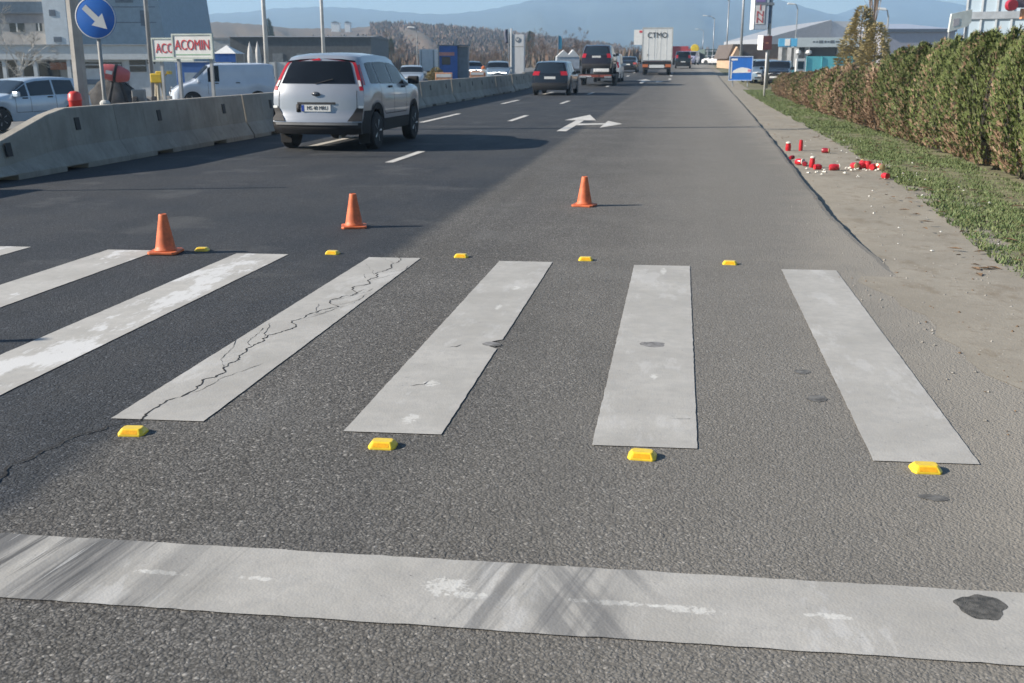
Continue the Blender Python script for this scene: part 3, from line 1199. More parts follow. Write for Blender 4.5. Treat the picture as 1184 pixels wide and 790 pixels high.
bd = g.build('badge', M_SLATE0, car, True, loc=(0, y0 - .008, .975), rot=(0, 0, R(180)))
bd.scale = (1, 1, .5)
plates = [c for c in car.children if c.name.startswith('number_plate')]
yp = s.cap_pt(False, .735, 0)[1] - .018
g = MB()
g.box(-.2585, -.215, yp - .003, yp, .682, .788)
g.build('country_band', M_PBLUE, plates[0])
lettering('MS 40 MRU', .095, M_INK, plates[0], (.025, yp - .003, .735), FRONT, sx=.82, depth=.001)
g = MB()
wy = s.cap_pt(False, 1.16, 0)[1]
g.tube((-.02, wy - .02, 1.14), (.28, wy + .01, 1.22), .008, n=5)
g.build('wiper', M_TRIM, car)
g = MB()
g.tube((.35, -1.95, .24), (.35, -1.70, .26), .03, n=10)
g.build('exhaust_pipe', M_STEEL, car)
# rear seats and a head rest silhouette are hidden behind the dark glass; mud flaps
for sd in (1, -1):
    g = MB()
    g.box(sd * .62, sd * .82, S.ya[0] - .39, S.ya[0] - .375, .12, .34)
    g.build('mud_flap', M_BLACK, car)

# --- the rest of the moving traffic
def ground_loc(X, Y):
    return (X, Y, gz(X, Y))


WAG = lambda: Car('wagon', 4.5, 1.80, 1.56, 2.62, .32, belt=.615, taper=.80, sill=.26)
HAT = lambda: Car('hatch', 4.15, 1.74, 1.46, 2.52, .31, belt=.625, taper=.80, sill=.24)
SAL = lambda: Car('saloon', 4.6, 1.80, 1.45, 2.70, .32, belt=.63, taper=.78, sill=.24)
SUV = lambda: Car('mpv', 4.6, 1.88, 1.72, 2.70, .36, belt=.63, taper=.82, sill=.36)
VAN = lambda: Car('van', 4.25, 1.83, 1.85, 2.72, .32, belt=.57, taper=.88, sill=.26, rear=[(.2, .05), (.6, 0), (1., .02), (1.9, .10)])

o, s = make_car('dark_car', 'dark estate car with red tail lights behind the tow truck', WAG(), P_DARK, ground_loc(-5.95, 51.6), R(-1.5), lamp_z=(.58, .70), lamp_x=.62, plate_z=.80, glass=M_GLASSB)
o, s = make_car('dark_saloon', 'dark saloon braking to the left of the box truck', SAL(), P_DARK, ground_loc(-4.95, 103), R(-1), lamp_z=(.50, .62), lamp_x=.66, plate_z=.72)

# low car transporter with a dark off-roader riding on it
X, Y = -5.0, 66.5
t = thing('car_trailer', 'low flat car trailer carrying a dark off-roader', 'trailer', ground_loc(X, Y), R(-1))
M_REDST = mat('red marker strip', (.26, .07, .05), .4, var=.1)
g = MB()
g.box(-1.05, 1.05, -2.6, 2.4, .56, .66)
g.build('deck', M_TRIM, t)
g = MB()
g.box(-.95, .2, -2.62, -2.605, .50, .64)
g.box(-.1 + .35, .95, -2.62, -2.605, .50, .64)
g.build('rear_board', M_REDST, t)
g = MB()
g.box(-.95, -.25, -2.63, -2.622, .52, .58)
g.build('number_plate', M_PLATE, t)
for sd in (1, -1):
    for yy in (-.5, .35):
        make_wheel(t, sd * .95, yy, .29, .2, sd, False)
    g = MB()
    g.prism([(-.92, .30), (-.92, .62), (.80, .62), (.80, .30), (.7, .62), (-.8, .62)][:4], 'x', sd * 1.06, sd * 1.08)
    g.build('mudguard', M_TRIM, t)
for sd in (1, -1):
    g = MB()
    g.box(sd * .55, sd * .95, -2.75, -2.3, .46, .56)
    g.build('loading_ramp', M_STEEL, t)
o, s = make_car('off_roader', 'dark off-roader riding on the low car trailer', SUV(), P_DARKR, (X, Y + .1, gz(X, Y) + .655), R(-1), lamp_z=(.56, .70), lamp_x=.74, plate_z=1.02, glass=M_GLASSB)
for sd in (1, -1):
    g = MB()
    rail = [s.pt(7.0, lerp(-.36, .05, j / 6) * s.L, sd, .05) for j in range(7)]
    for a, b in zip(rail, rail[1:]):
        g.tube(a, b, .02, n=5)
    g.build('roof_rail', M_STEEL, o)
# pickup truck towing it
o, s = make_car('towing_van', 'white van ahead of the car trailer, mostly hidden by it', VAN(), P_WHITE, ground_loc(-4.85, 73.2), R(-1), lamp_z=(.5, .7), lamp_x=.85)

# --- box truck
X, Y = -2.05, 91.0
t = thing('box_truck', 'tall white box truck seen from behind with dark letters on its doors', 'truck', ground_loc(X, Y), R(1.0))
M_BOX = mat('truck box white', (.80, .80, .77), .45, var=.04)
M_TRUCKBLUE = mat('truck side tarp', (.20, .28, .36), .6, var=.1)
g = MB()
g.box(-1.25, 1.25, 0.02, 9.5, 1.15, 3.82)
g.build('box_body', [M_BOX], t, bevel=.02)
g = MB()
g.box(1.251, 1.26, .15, 9.4, 1.25, 3.7)
g.build('side_curtain', M_TRUCKBLUE, t)
for sd in (1, -1):
    g = MB()
    g.box(sd * .012, sd * 1.19, -.02, .018, 1.22, 3.74)
    d = g.build('rear_door', M_BOX, t, bevel=.01)
    for xx in (.25, .75):
        g = MB()
        g.tube((sd * xx, -.026, 1.25), (sd * xx, -.026, 3.7), .009, n=6)
        g.build('lock_rod', M_BOX, d)
g = MB()
g.box(-1.27, 1.27, -.03, .3, 3.74, 3.86)
g.box(-1.27, -1.19, -.03, .05, 1.1, 3.74)
g.box(1.19, 1.27, -.03, .05, 1.1, 3.74)
g.build('door_frame', mat('truck frame', (.5, .5, .48), .5), t)
lettering('CTMO', .62, M_INK, t, (-.02, -.045, 3.22), FRONT, sx=.92)
lettering('7', .28, M_INK, t, (-.8, -.045, 1.62), FRONT)
g = MB()
g.box(-1.2, 1.2, 0, .12, .92, 1.13)
g.box(-1.2, 1.2, .1, 9, .75, .95)
g.build('chassis', M_TRIM, t)
g = MB()
g.box(-1.15, 1.15, -.02, .12, .50, .66)
g.build('bumper', M_TRIM, t)
g = MB()
g.box(-.62, .62, -.05, -.02, .60, .86)
g.build('number_plate', M_PLATE, t)
for sd in (1, -1):
    g = MB()
    g.box(sd * .72, sd * 1.18, -.06, .0, .66, .90)
    g.build('tail_light', mat('orange red lamp', (.55, .16, .06), .3), t)
    for yy in (1.6, 2.9, 8.0):
        make_wheel(t, sd * 1.02, yy, .48, .32, sd, False)
g = MB()
g.box(-1.2, 1.2, 10.0, 12.0, .8, 3.1)
g.build('cab', mat('truck cab red', (.3, .03, .04), .4), t, bevel=.15)

# --- far traffic on the right of the truck
M_FARRED = mat('faded red lorry', (.42, .06, .07), .5)
def small_lorry(name, label, px, d, Wd, H, m, m2, rz=0):
    p = gat(px, d)
    t = thing(name, label, 'lorry', p, rz)
    g = MB(); g.box(-Wd / 2, Wd / 2, 0, 6, .9, H); g.build('cargo_box', m, t, bevel=.03)
    g = MB(); g.box(-Wd / 2, Wd / 2, 6.3, 8, .6, H * .8); g.build('cab', m2, t, bevel=.15)
    g = MB(); g.box(-Wd * .45, Wd * .45, -.02, .1, .5, .85); g.build('bumper', M_TRIM, t)
    for sd in (1, -1):
        for yy in (1.2, 6.8):
            make_wheel(t, sd * (Wd / 2 - .2), yy, .45, .28, sd, False)
    return t
small_lorry('red_lorry', 'red lorry showing past the right side of the box truck', 785.5, 150, 2.2, 2.5, M_FARRED, M_FARRED)
small_lorry('red_lorry', 'smaller red lorry beside the yellow round board', 794, 190, 2.4, 2.6, M_FARRED, M_FARRED)
o, s = make_car('dark_van', 'dark van driving ahead on the right lane past the truck', VAN(), P_DARK, ground_loc(gat(789, 122).x, gat(789, 122).y), R(0))
o, s = make_car('grey_van', 'pale lilac grey van below the yellow round board', VAN(), car_paint('lilac grey paint', (.42, .40, .52), .1, .3), gat(798, 150), R(170))
o, s = make_car('white_car', 'white car waiting at the side road far ahead', HAT(), P_WHITE, gat(826, 170), R(62))
# yellow round board on a post
p = gat(802, 165)
t = thing('round_board', 'round yellow board on a post beside the red lorries', 'sign', p, 0)
g = MB(); g.tube((0, .05, 0), (0, .05, 2.2), .06); g.build('post', M_STEEL, t)
g = MB(); g.lathe([(.55, -.03), (.62, 0), (.55, .03)], 24, (0, 0, 2.4), 'y'); g.build('disc', mat('yellow board', (.75, .55, .03), .5), t)

# --- oncoming / stationary cars beyond the barrier
def bearing(u, d):
    """heading (rz) for a direction given in camera terms: u right, d away"""
    X, Yy = u * CP - d * SP, u * SP + d * CP
    return math.atan2(-X, Yy)


make_car('oncoming_car', 'pale silver blue hatchback coming towards the camera beyond the barrier', HAT(), car_paint('pale blue silver paint', (.50, .55, .60), .4, .3), gat(476, 72), bearing(.06, -1), glass=M_GLASS)
make_car('oncoming_car', 'grey blue car with headlights lit left of the tall pale pylon', HAT(), P_GREYB, gat(576, 76), bearing(.0, -1), glass=M_GLASS, lights_on=True)
make_car('oncoming_car', 'grey car half hidden behind the orange beacon and the headlit car', SAL(), P_GREYB, gat(547, 98), bearing(.15, -1), glass=M_GLASS, lights_on=True)

# --- light blue hatchback in the yard
make_car('blue_hatchback', 'light blue hatchback parked beyond the barrier by the grey pole', HAT(), P_BLUE, gat(16, 31.5), bearing(-.45, -.90), glass=M_GLASSB)
# --- delivery van
van, s = make_car('delivery_van', 'pale blue delivery van standing below the billboard', VAN(), car_paint('blue white van paint', (.56, .62, .70), .0, .35), gat(258, 46.5), bearing(-.93, -.36), cat='van', windows=((.06, .17),), glass=M_GLASS)
p = s.pt(4.9, -.9, 1, .008)
# --- cars parked behind the road signs at the right
make_car('parked_car', 'pale green white hatchback parked right behind the blue board', HAT(), P_GREEN, gat(875, 72), bearing(-.35, -1), group='cars parked by the hedge end', glass=M_GLASS)
make_car('parked_car', 'dark grey hatchback parked behind the brown sign post', HAT(), P_GREYB, gat(885, 70), bearing(-.35, -1), group='cars parked by the hedge end', glass=M_GLASS)
make_car('parked_car', 'black car parked against the end of the hedge', HAT(), P_BLACK2, gat(899, 66), bearing(-.35, -1), group='cars parked by the hedge end', glass=M_GLASS)

# ------------------------------------------------------------------ things facing the camera direction
class Fr:
    """helper frame: x to the camera's right, y away, z up from the ground at photo column px, distance d"""
    def __init__(s, px, d):
        s.d = d
        s.base = gat(px, d)
        s.u0 = s.u(px, 80)

    def u(s, px, py=70):
        x, f, _ = cam_uv(px, py)
        return x * s.d / f

    def x(s, px, py=70):
        return s.u(px, py) - s.u0

    def z(s, py):
        _, f, u = cam_uv(600, py)
        return EYE + u * s.d / f - s.base.z

    def thing(s, name, label, cat, group=None, rz=0.):
        return thing(name, label, cat, s.base, PSI + rz, group)


# --- round blue sign
f = Fr(117.3, 16.75)
f.base.z = 0
t = f.thing('round_road_sign', 'round blue road sign with white arrow pointing down right, behind the barrier', 'road sign')
g = MB(); g.tube((0, .045, 0), (0, .045, 2.2), .03, n=12); g.build('post', M_STEELD, t, True)
cz = 2.16
g = MB(); g.lathe([(.001, -.006), (.30, -.006), (.315, .0), (.315, .012), (.30, .016), (.001, .016)], 48, (0, 0, 0), 'y')
disc = g.build('disc', M_BLUE, t, 40, loc=(0, 0, cz))
arrow_pts = [(-.045, -.23), (-.045, .03), (-.125, .03), (0, .235), (.125, .03), (.045, .03), (.045, -.23)]
a = R(-135)
ca, sa = math.cos(a), math.sin(a)
pts = [(x * ca - y * sa, x * sa + y * ca) for x, y in arrow_pts]
g = MB(); g.prism(pts, 'y', -.010, -.0065); g.build('arrow', M_WHITE, disc)
g = MB(); g.lathe([(.298, -.0075), (.312, -.004)], 48, (0, 0, 0), 'y', cap=False); g.build('rim', M_WHITE, disc)
for zz in (cz - .16, cz + .16):
    g = MB(); g.box(-.07, .07, .017, .035, zz - .015, zz + .015); g.build('bracket', M_STEEL, t)
# white concrete lump round the post foot between the blocks
g = MB(); g.lathe([(.085, .80), (.08, .885), (.055, .915), (.03, .925)], 12, (0, .045, 0)); g.build('foot', mat('pale mortar', (.5, .5, .48), .9, bmp=.3), t)

# --- poles
def tapered_pole(name, label, px, d, h, r0, r1, m, n=12, group=None, arm=None, head=False, cat='pole'):
    f = Fr(px, d)
    t = f.thing(name, label, cat, group)
    g = MB(); g.tube((0, 0, -.1), (0, 0, h), r0, r1, n); g.build('shaft', m, t, n > 9)
    if head:
        g = MB()
        g.tube((0, 0, h - .05), (-arm * .5, 0, h + .35), r1, r1 * .8, 8)
        g.tube((-arm * .5, 0, h + .35), (-arm, 0, h + .42), r1 * .8, r1 * .7, 8)
        g.build('arm', m, t, True)
        g = MB()
        g.add([(-arm - .75, -.13, h + .40), (-arm + .05, -.13, h + .36), (-arm + .05, .13, h + .36), (-arm - .75, .13, h + .40), (-arm - .65, -.08, h + .56), (-arm, -.08, h + .50), (-arm, .08, h + .50), (-arm - .65, .08, h + .56)],
              [(3, 2, 1, 0), (4, 5, 6, 7), (0, 1, 5, 4), (1, 2, 6, 5), (2, 3, 7, 6), (3, 0, 4, 7)])
        g.build('lamp_head', M_WHITE, t, bevel=.04)
    return t


tapered_pole('concrete_pole', 'thick octagonal grey concrete pole left of the round blue sign', 92.5, 23.6, 9.5, .155, .105, mat('pale concrete pole', (.34, .33, .31), .9, var=.2, vscale=1.5, bmp=.2), 8)
tapered_pole('street_pole', 'slim grey pole in front of the office block, left of the billboards', 176, 44, 10, .10, .07, M_STEEL, 10)
tapered_pole('street_pole', 'white street pole left of the silver people carrier roof', 309.5, 58, 11, .13, .08, mat('white painted pole', (.6, .6, .58), .6), 10)
tapered_pole('street_pole', 'white street pole rising behind the silver people carrier', 375.5, 72, 12, .13, .08, mat('white painted pole', (.6, .6, .58), .6), 10)
for px, d, lab in ((855, 76, 'lamp post nearest in the right row, cut by the picture top'), (838.5, 128, 'lamp post with its head beside the mountain slope, second of the row'), (823, 186, 'lamp post with its head low over the far road, third of the row'), (811, 260, 'small distant lamp post, last of the row')):
    tapered_pole('lamp_post', lab, px, d, 7.6 if d > 100 else 9.5, .10, .065, M_STEEL, 10, 'street lamps along the right road edge', 1.3, True, 'street lamp')
tapered_pole('lamp_post', 'thin lamp post above the dealer building roof', 917, 104, 6.2, .07, .05, M_STEEL, 8, None, .3, True, 'street lamp')
tapered_pole('lamp_post', 'thin lamp post with white head right of the bare poplar', 1021, 66, 4.4, .06, .05, M_STEEL, 8, None, .2, True, 'street lamp')
tapered_pole('lamp_post', 'distant small lamp post standing beyond the silver blue oncoming car', 483, 110, 4.4, .06, .05, M_STEEL, 8, None, .2, True, 'street lamp')

# slim posts just left of the picture whose shadows cross the road
for X, Y, h, lab in ((-9.35, 11.05, 2.4, 'slim grey sign post left of the sloped barrier end'), (-7.0, 4.15, 1.85, 'slim grey marker post by the crossing at the left')):
    t = thing('slim_post', lab, 'post', (X, Y, 0))
    g = MB(); g.tube((0, 0, -.1), (0, 0, h), .03, .03, 10); g.build('shaft', M_STEELD, t, True)
    g = MB(); g.lathe([(.034, h - .02), (.034, h + .02), (.001, h + .03)], 10); g.build('cap', M_TRIM, t)

# --- red plastic marker behind the barrier
f = Fr(84, 22.5)
t = f.thing('red_marker', 'red plastic road marker at the foot of the concrete pole', 'traffic marker')
M_REDP = mat('red plastic', (.62, .05, .04), .4, var=.1)
zt = f.z(106)
g = MB(); g.lathe([(.19, 0), (.19, .08), (.13, .10), (.13, zt - .2), (.145, zt - .18), (.13, zt - .05), (.08, zt), (.001, zt + .01)], 16); g.build('body', M_REDP, t, 40)

# --- billboards
def billboard(label, px0, px1, py0, py1, d, text, rz, tx=None, posts=(0.1, .9), sx=.82):
    f = Fr((px0 + px1) / 2, d)
    t = f.thing('billboard', label, 'billboard', rz=rz)
    w = abs(f.x(px1) - f.x(px0)) / math.cos(rz)
    z0, z1 = f.z(py1), f.z(py0)
    g = MB(); g.box(-w / 2, w / 2, -.03, .03, z0, z1); p = g.build('panel', M_WHITE, t, bevel=.008)
    fw = .05
    g = MB()
    g.box(-w / 2 - fw, w / 2 + fw, -.05, .05, z1, z1 + fw); g.box(-w / 2 - fw, w / 2 + fw, -.05, .05, z0 - fw, z0)
    g.box(-w / 2 - fw, -w / 2, -.05, .05, z0, z1); g.box(w / 2, w / 2 + fw, -.05, .05, z0, z1)
    g.build('frame', mat('pale green frame', (.50, .55, .50), .5), t)
    g = MB(); g.box(-w * .46, w * .46, -.036, -.031, z0 + .10 * (z1 - z0), z0 + .15 * (z1 - z0)); g.build('stripe', mat('green stripe', (.25, .42, .28), .5), p)
    lettering(text, (z1 - z0) * .66, M_REDINK, p, ((w * tx if tx else 0), -.04, (z0 + z1) / 2 + .03), FRONT, sx=sx)
    for k in posts:
        g = MB(); g.box(-w / 2 + w * k - .045, -w / 2 + w * k + .045, .035, .12, 0, z0 + .2); g.build('post', M_STEEL, t)
    return t


billboard('white billboard with red ACOMIN letters, the front one right of the round sign', 202.5, 249, 41, 66.5, 34, 'ACOMIN', R(-12), posts=(.06, .93), sx=.68)
billboard('white billboard with red letters partly covered by the one in front of it', 179, 226, 45.5, 69.5, 37, 'ACOMIN', R(-10), posts=(.16, .62), sx=.68)

# --- machines for hire in the yard
f = Fr(134, 38)
t = f.thing('concrete_mixer', 'red drum concrete mixer on black wheels by the dirt heap', 'machine')
g = MB(); g.lathe([(.12, -.50), (.24, -.42), (.29, -.15), (.29, .15), (.20, .42), (.14, .48)], 20, (0, 0, 0), 'x')
g.build('drum', mat('faded red machine paint', (.50, .12, .12), .5), t, 40, loc=(0, 0, f.z(85)), rot=(0, R(12), 0))
dr = [c for c in t.children][0]
g = MB(); g.lathe([(.30, -.05), (.325, -.04), (.325, .04), (.30, .05)], 20, (0, 0, 0), 'x'); g.build('gear_ring', M_TRIM, dr, 40)
g = MB(); g.lathe([(.115, -.505), (.08, -.49), (.001, -.48)], 16, (0, 0, 0), 'x'); g.build('drum_mouth', M_INK, dr)
g = MB(); g.box(-.30, -.08, -.31, -.265, -.06, .06); g.build('label_plate', M_WHITE, dr)
g = MB()
zt = f.z(85)
g.tube((-.45, -.3, 0), (-.1, 0, zt - .2), .05); g.tube((.4, -.3, 0), (.1, 0, zt - .2), .05); g.tube((-.45, .3, 0), (-.1, 0, zt - .2), .05); g.tube((.4, .3, 0), (.1, 0, zt - .2), .05)
g.build('frame', M_TRIM, t)
for xx in (.62, 1.25):
    make_wheel(t, xx, -.45, .36, .18, -1)
g = MB(); g.box(.3, 1.4, -.4, .4, .34, .46); g.box(.5, .95, -.3, .3, .46, .95); g.build('engine_box', M_STEELD, t, bevel=.03)
t.rotation_euler = (0, 0, PSI + R(15))

f = Fr(128, 42)
rnd = random.Random(31)
g = MB()
n, m = 26, 10
rows = []
for j in range(m + 1):
    k = j / m
    rows.append([((1 - k) * 1.7 * (1 + .12 * math.sin(3 * t_ + 1) + .05 * math.sin(7 * t_)) * math.cos(t_) + rnd.uniform(-.04, .04),
                  (1 - k) * 1.2 * math.sin(t_) + rnd.uniform(-.04, .04), 1.55 * (k ** .8) + rnd.uniform(-.04, .04)) for t_ in [6.2832 * i / n for i in range(n + 1)]])
g.grid(rows)
o = g.build('dirt_heap', mat('dark soil heap', (.055, .052, .05), .95, var=.4, vscale=3, bmp=.6), loc=f.base, smooth=True)
tag(o, 'dark heap of soil beyond the barrier next to the red mixer', 'heap')

f = Fr(183, 40)
t = f.thing('yellow_machine', 'small yellow compactor machine standing under the rear billboard', 'machine')
M_YEL = mat('yellow machine paint', (.68, .47, .04), .45, var=.12)
g = MB()
g.box(-.24, .20, -.22, .22, f.z(96), f.z(85)); g.box(-.05, .24, -.18, .18, f.z(85), f.z(82.5))
g.build('engine_cover', M_YEL, t, bevel=.05)
g = MB(); g.box(-.3, .3, -.24, .24, .06, .14); g.tube((-.2, 0, .1), (-.1, 0, f.z(95)), .05); g.tube((.2, 0, .1), (.1, 0, f.z(95)), .05); g.tube((0, -.15, .1), (0, -.1, f.z(95)), .06)
g.build('base_plate', mat('pale machine frame', (.45, .40, .30), .7), t)
g = MB(); g.tube((.15, 0, f.z(90)), (.42, 0, f.z(83)), .025); g.tube((.42, -.2, f.z(83)), (.42, .2, f.z(83)), .03); g.box(.36, .5, -.12, .12, f.z(86), f.z(83)); g.build('handle', M_YEL, t)

# blue portable cabin between the billboard posts
f = Fr(222, 52)
t = f.thing('portable_cabin', 'dark blue portable cabin between the billboard posts', 'cabin')
g = MB(); g.box(-.75, .75, 0, 1.4, 0, f.z(72)); g.build('shell', mat('cabin blue', (.04, .12, .34), .5), t, bevel=.03)
g = MB(); g.box(-.35, .35, -.02, 0, .1, f.z(84)); g.build('door', mat('cabin door', (.30, .36, .42), .5), t)
g = MB(); g.box(-.8, .8, -.05, 1.45, f.z(72), f.z(71)); g.build('roof', M_WHITE, t)
# blue and white market tent
f = Fr(262, 60)
t = f.thing('market_tent', 'market tent with white peaked roof and blue side wall', 'tent')
g = MB(); x0, x1 = f.x(248), f.x(274); zt, ze, zb = f.z(52), f.z(62), f.z(72)
g.add([(x0, 0, ze), (x1, 0, ze), (x1, 2, ze), (x0, 2, ze), (lerp(x0, x1, .4), 1, zt)], [(0, 1, 4), (1, 2, 4), (2, 3, 4), (3, 0, 4), (3, 2, 1, 0)])
g.build('roof', M_WHITE, t)
g = MB(); g.box(x0 + .05, x1 - .05, .03, .06, zb, ze - .01); g.build('side_wall', mat('tent blue', (.02, .10, .36), .7), t)
for xx in (x0 + .05, x1 - .05):
    for yy in (.08, 1.95):
        g = MB(); g.tube((xx, yy, 0), (xx, yy, ze), .03, n=6); g.build('leg', M_STEEL, t)
# closed parasols
for px, lab in ((291, 'closed white parasol, the one nearer the billboards'), (300, 'closed white parasol, the one nearer the white street pole')):
    f = Fr(px, 57)
    t = f.thing('closed_parasol', lab, 'parasol', 'closed parasols')
    g = MB(); g.lathe([(.06, f.z(80)), (.15, f.z(78)), (.16, f.z(66)), (.12, f.z(58)), (.05, f.z(52)), (.02, f.z(49)), (.001, f.z(48))], 12); g.build('canopy', mat('parasol cloth', (.56, .55, .53), .8), t, True)
    g = MB(); g.tube((0, 0, 0), (0, 0, f.z(79)), .03, n=8); g.build('pole', M_STEELD, t)
    g = MB(); g.lathe([(.3, 0), (.3, .05), (.08, .12)], 14); g.build('base', M_STEELD, t)
# pale fence panel
f = Fr(317, 66)
t = f.thing('fence_panel', 'short pale solid fence panel left of the silver people carrier', 'fence')
g = MB(); g.box(f.x(306), f.x(332), 0, .06, .15, f.z(72)); g.build('panel', mat('pale panel', (.52, .54, .54), .6), t)
for xx in (f.x(306), f.x(319), f.x(332)):
    g = MB(); g.box(xx - .05, xx + .05, -.06, -.001, 0, f.z(71)); g.build('post', M_STEEL, t)

# --- office block (left)
M_BEIGE = mat('beige render', (.52, .48, .44), .8, var=.08)
M_BLUEGREY = mat('blue grey cladding', (.27, .35, .42), .6, var=.08)
M_CORNER = mat('pale tower render', (.60, .66, .70), .7, var=.06)
M_DARKGL = mat('dark office glass', (.03, .04, .05), .1, var=0, spec=.6)
M_SLATE = mat('slate band', (.13, .16, .20), .6, var=.1)
f = Fr(60, 85)
t = f.thing('office_block', 'tall beige and blue grey office block cut by the picture edge', 'building')
H = 17
xa, xb, xc, xd = f.x(-60), f.x(62), f.x(88), f.x(190, 48)
g = MB(); g.box(xa, xb, 0, 14, 0, H - 1); g.build('wall', M_BEIGE, t)
g = MB(); g.box(xb + .002, xc, -.8, 14, 0, H); g.build('tower', M_CORNER, t)
g = MB()
g.add([(xc + .002, .2, 0), (xd + .4, .2, 0), (xd + .4, 14, 0), (xc + .002, 14, 0), (xc + .002, .2, H - 1), (xd - 1.0, .2, H - 1), (xd - 1.0, 14, H - 1), (xc + .002, 14, H - 1)],
      [(3, 2, 1, 0), (4, 5, 6, 7), (0, 1, 5, 4), (1, 2, 6, 5), (2, 3, 7, 6), (3, 0, 4, 7)])
w = g.build('side_wing', M_BLUEGREY, t)
g = MB(); g.box(xa, xb - .05, -.06, -.002, f.z(14), f.z(2)); g.build('window_band', mat('band glass', (.11, .15, .20), .25), t)
g = MB(); g.box(xa, xb - .05, -.30, -.002, f.z(16), f.z(14.3)); g.build('canopy', M_SLATE, t)
g = MB(); g.box(xa, xb - .05, -.05, -.002, f.z(27), f.z(16.2)); g.build('spandrel', mat('grey spandrel', (.30, .29, .30), .7), t)
for x0, x1, y0, y1 in ((-34, -20, 27, 37), (-12, 4, 27, 37), (17, 34, 27, 37), (47.5, 54, 27, 36), (58, 63.5, 27, 36)):
    g = MB(); g.box(f.x(x0), f.x(x1), -.04, -.002 if x1 < 62 else -.002, f.z(y1), f.z(y0)); fr = g.build('window', M_DARKGL, t)
    g = MB(); xm = (f.x(x0) + f.x(x1)) / 2; g.box(xm - .05, xm + .05, -.07, -.042, f.z(y1), f.z(y0)); g.build('mullion', M_WHITE, fr)
for x0, x1, y0, y1 in ((69, 76, 12, 19), (71, 80, 43, 49)):
    g = MB(); g.box(f.x(x0), f.x(x1), -.84, -.802, f.z(y1), f.z(y0)); g.build('window', M_SLATE, t)
for x0, x1, y0, y1 in ((140, 160, -3, 3), (167, 176, 12, 30), (141, 158, -22, -9)):
    g = MB(); g.box(f.x(x0), f.x(x1), .15, .198, f.z(y1), f.z(y0)); g.build('window', M_SLATE, w)
g = MB()
for k in (8, 26):
    g.box(xc + .1, xd - .5, .17, .199, f.z(k) - .03, f.z(k) + .03)
g.build('joint_line', M_SLATE, w)
# --- low showroom in front
f = Fr(90, 70)
t = f.thing('low_showroom', 'low flat roofed showroom with a pale fascia in front of the office block', 'building')
M_FASC = mat('pale fascia', (.54, .57, .58), .6, var=.06)
M_LOWW = mat('pale grey wall', (.52, .54, .55), .8, var=.08)
xa, xb, xm, xr = f.x(-50), f.x(79), f.x(146), f.x(186)
g = MB(); g.box(xa, xr, 0, 8, f.z(69), f.z(52.5)); g.build('fascia', M_FASC, t)
g = MB(); g.box(xa, xb, 2.5, 7.5, 0, f.z(69) - .002); g.box(xb, xr - .05, .4, 7.5, 0, f.z(69) - .002); g.build('wall', M_LOWW, t)
g = MB(); g.box(xa, xr + .1, -.12, 8, f.z(52.5), f.z(51.5)); g.build('roof', M_STEEL, t)
g = MB(); g.box(xa + .2, xb - 1.6, 2.44, 2.498, .3, f.z(71)); g.build('shop_window', M_DARKGL, t)
g = MB(); g.box(f.x(40), f.x(66), 2.38, 2.438, f.z(81), f.z(72.5)); g.build('shop_sign', mat('terracotta sign', (.42, .19, .12), .6), t)
for px in (4, 22, 40, 79):
    g = MB(); g.box(f.x(px) - .12, f.x(px) + .12, .1, .34, 0, f.z(69) - .002); g.build('column', M_FASC, t)
for x0, x1, y0, y1 in ((93, 139, 71, 79), (148, 167, 68.8, 83), (169, 178, 68.8, 74)):
    g = MB(); g.box(f.x(x0), f.x(x1), .34, .398, f.z(y1), f.z(y0) - .06); fr = g.build('window', M_DARKGL, t)
    g = MB(); g.box(f.x(x0), f.x(x1), .30, .338, f.z((y0 + y1) / 2) - .04, f.z((y0 + y1) / 2) + .04); g.build('mullion', M_STEEL, fr)
g = MB(); g.box(f.x(88), f.x(145), .30, .397, f.z(98), f.z(92)); g.build('plinth_band', M_SLATE, t)

# --- grey warehouse behind the people carrier
f = Fr(350, 112)
t = f.thing('warehouse', 'long dark grey warehouse beyond the people carrier', 'building')
M_WH = mat('dark warehouse sheet', (.125, .135, .14), .7, var=.12)
g = MB(); g.box(f.x(268), f.x(430), 0, 16, 0, f.z(43)); g.build('wall', M_WH, t)
g = MB(); g.prism([(-.2, f.z(43)), (16.2, f.z(43)), (8, f.z(39.5))], 'x', f.x(267), f.x(431)); g.build('roof', mat('warehouse roof', (.17, .18, .185), .6), t)
for k in range(5):
    px = 288 + k * 28
    g = MB(); g.box(f.x(px), f.x(px + 12), -.05, -.002, 0, f.z(62)); g.build('gate', mat('gate grey', (.22, .24, .25), .6), t)
f = Fr(264, 118)
t = f.thing('pale_shed', 'small pale shed left of the dark grey warehouse', 'building')
g = MB(); g.box(f.x(249), f.x(267), 0, 8, 0, f.z(46)); g.build('wall', mat('pale shed wall', (.42, .45, .46), .7), t)
g = MB(); g.box(f.x(248), f.x(267.5), -.1, 8.1, f.z(46), f.z(43.5)); g.build('roof', M_STEEL, t)

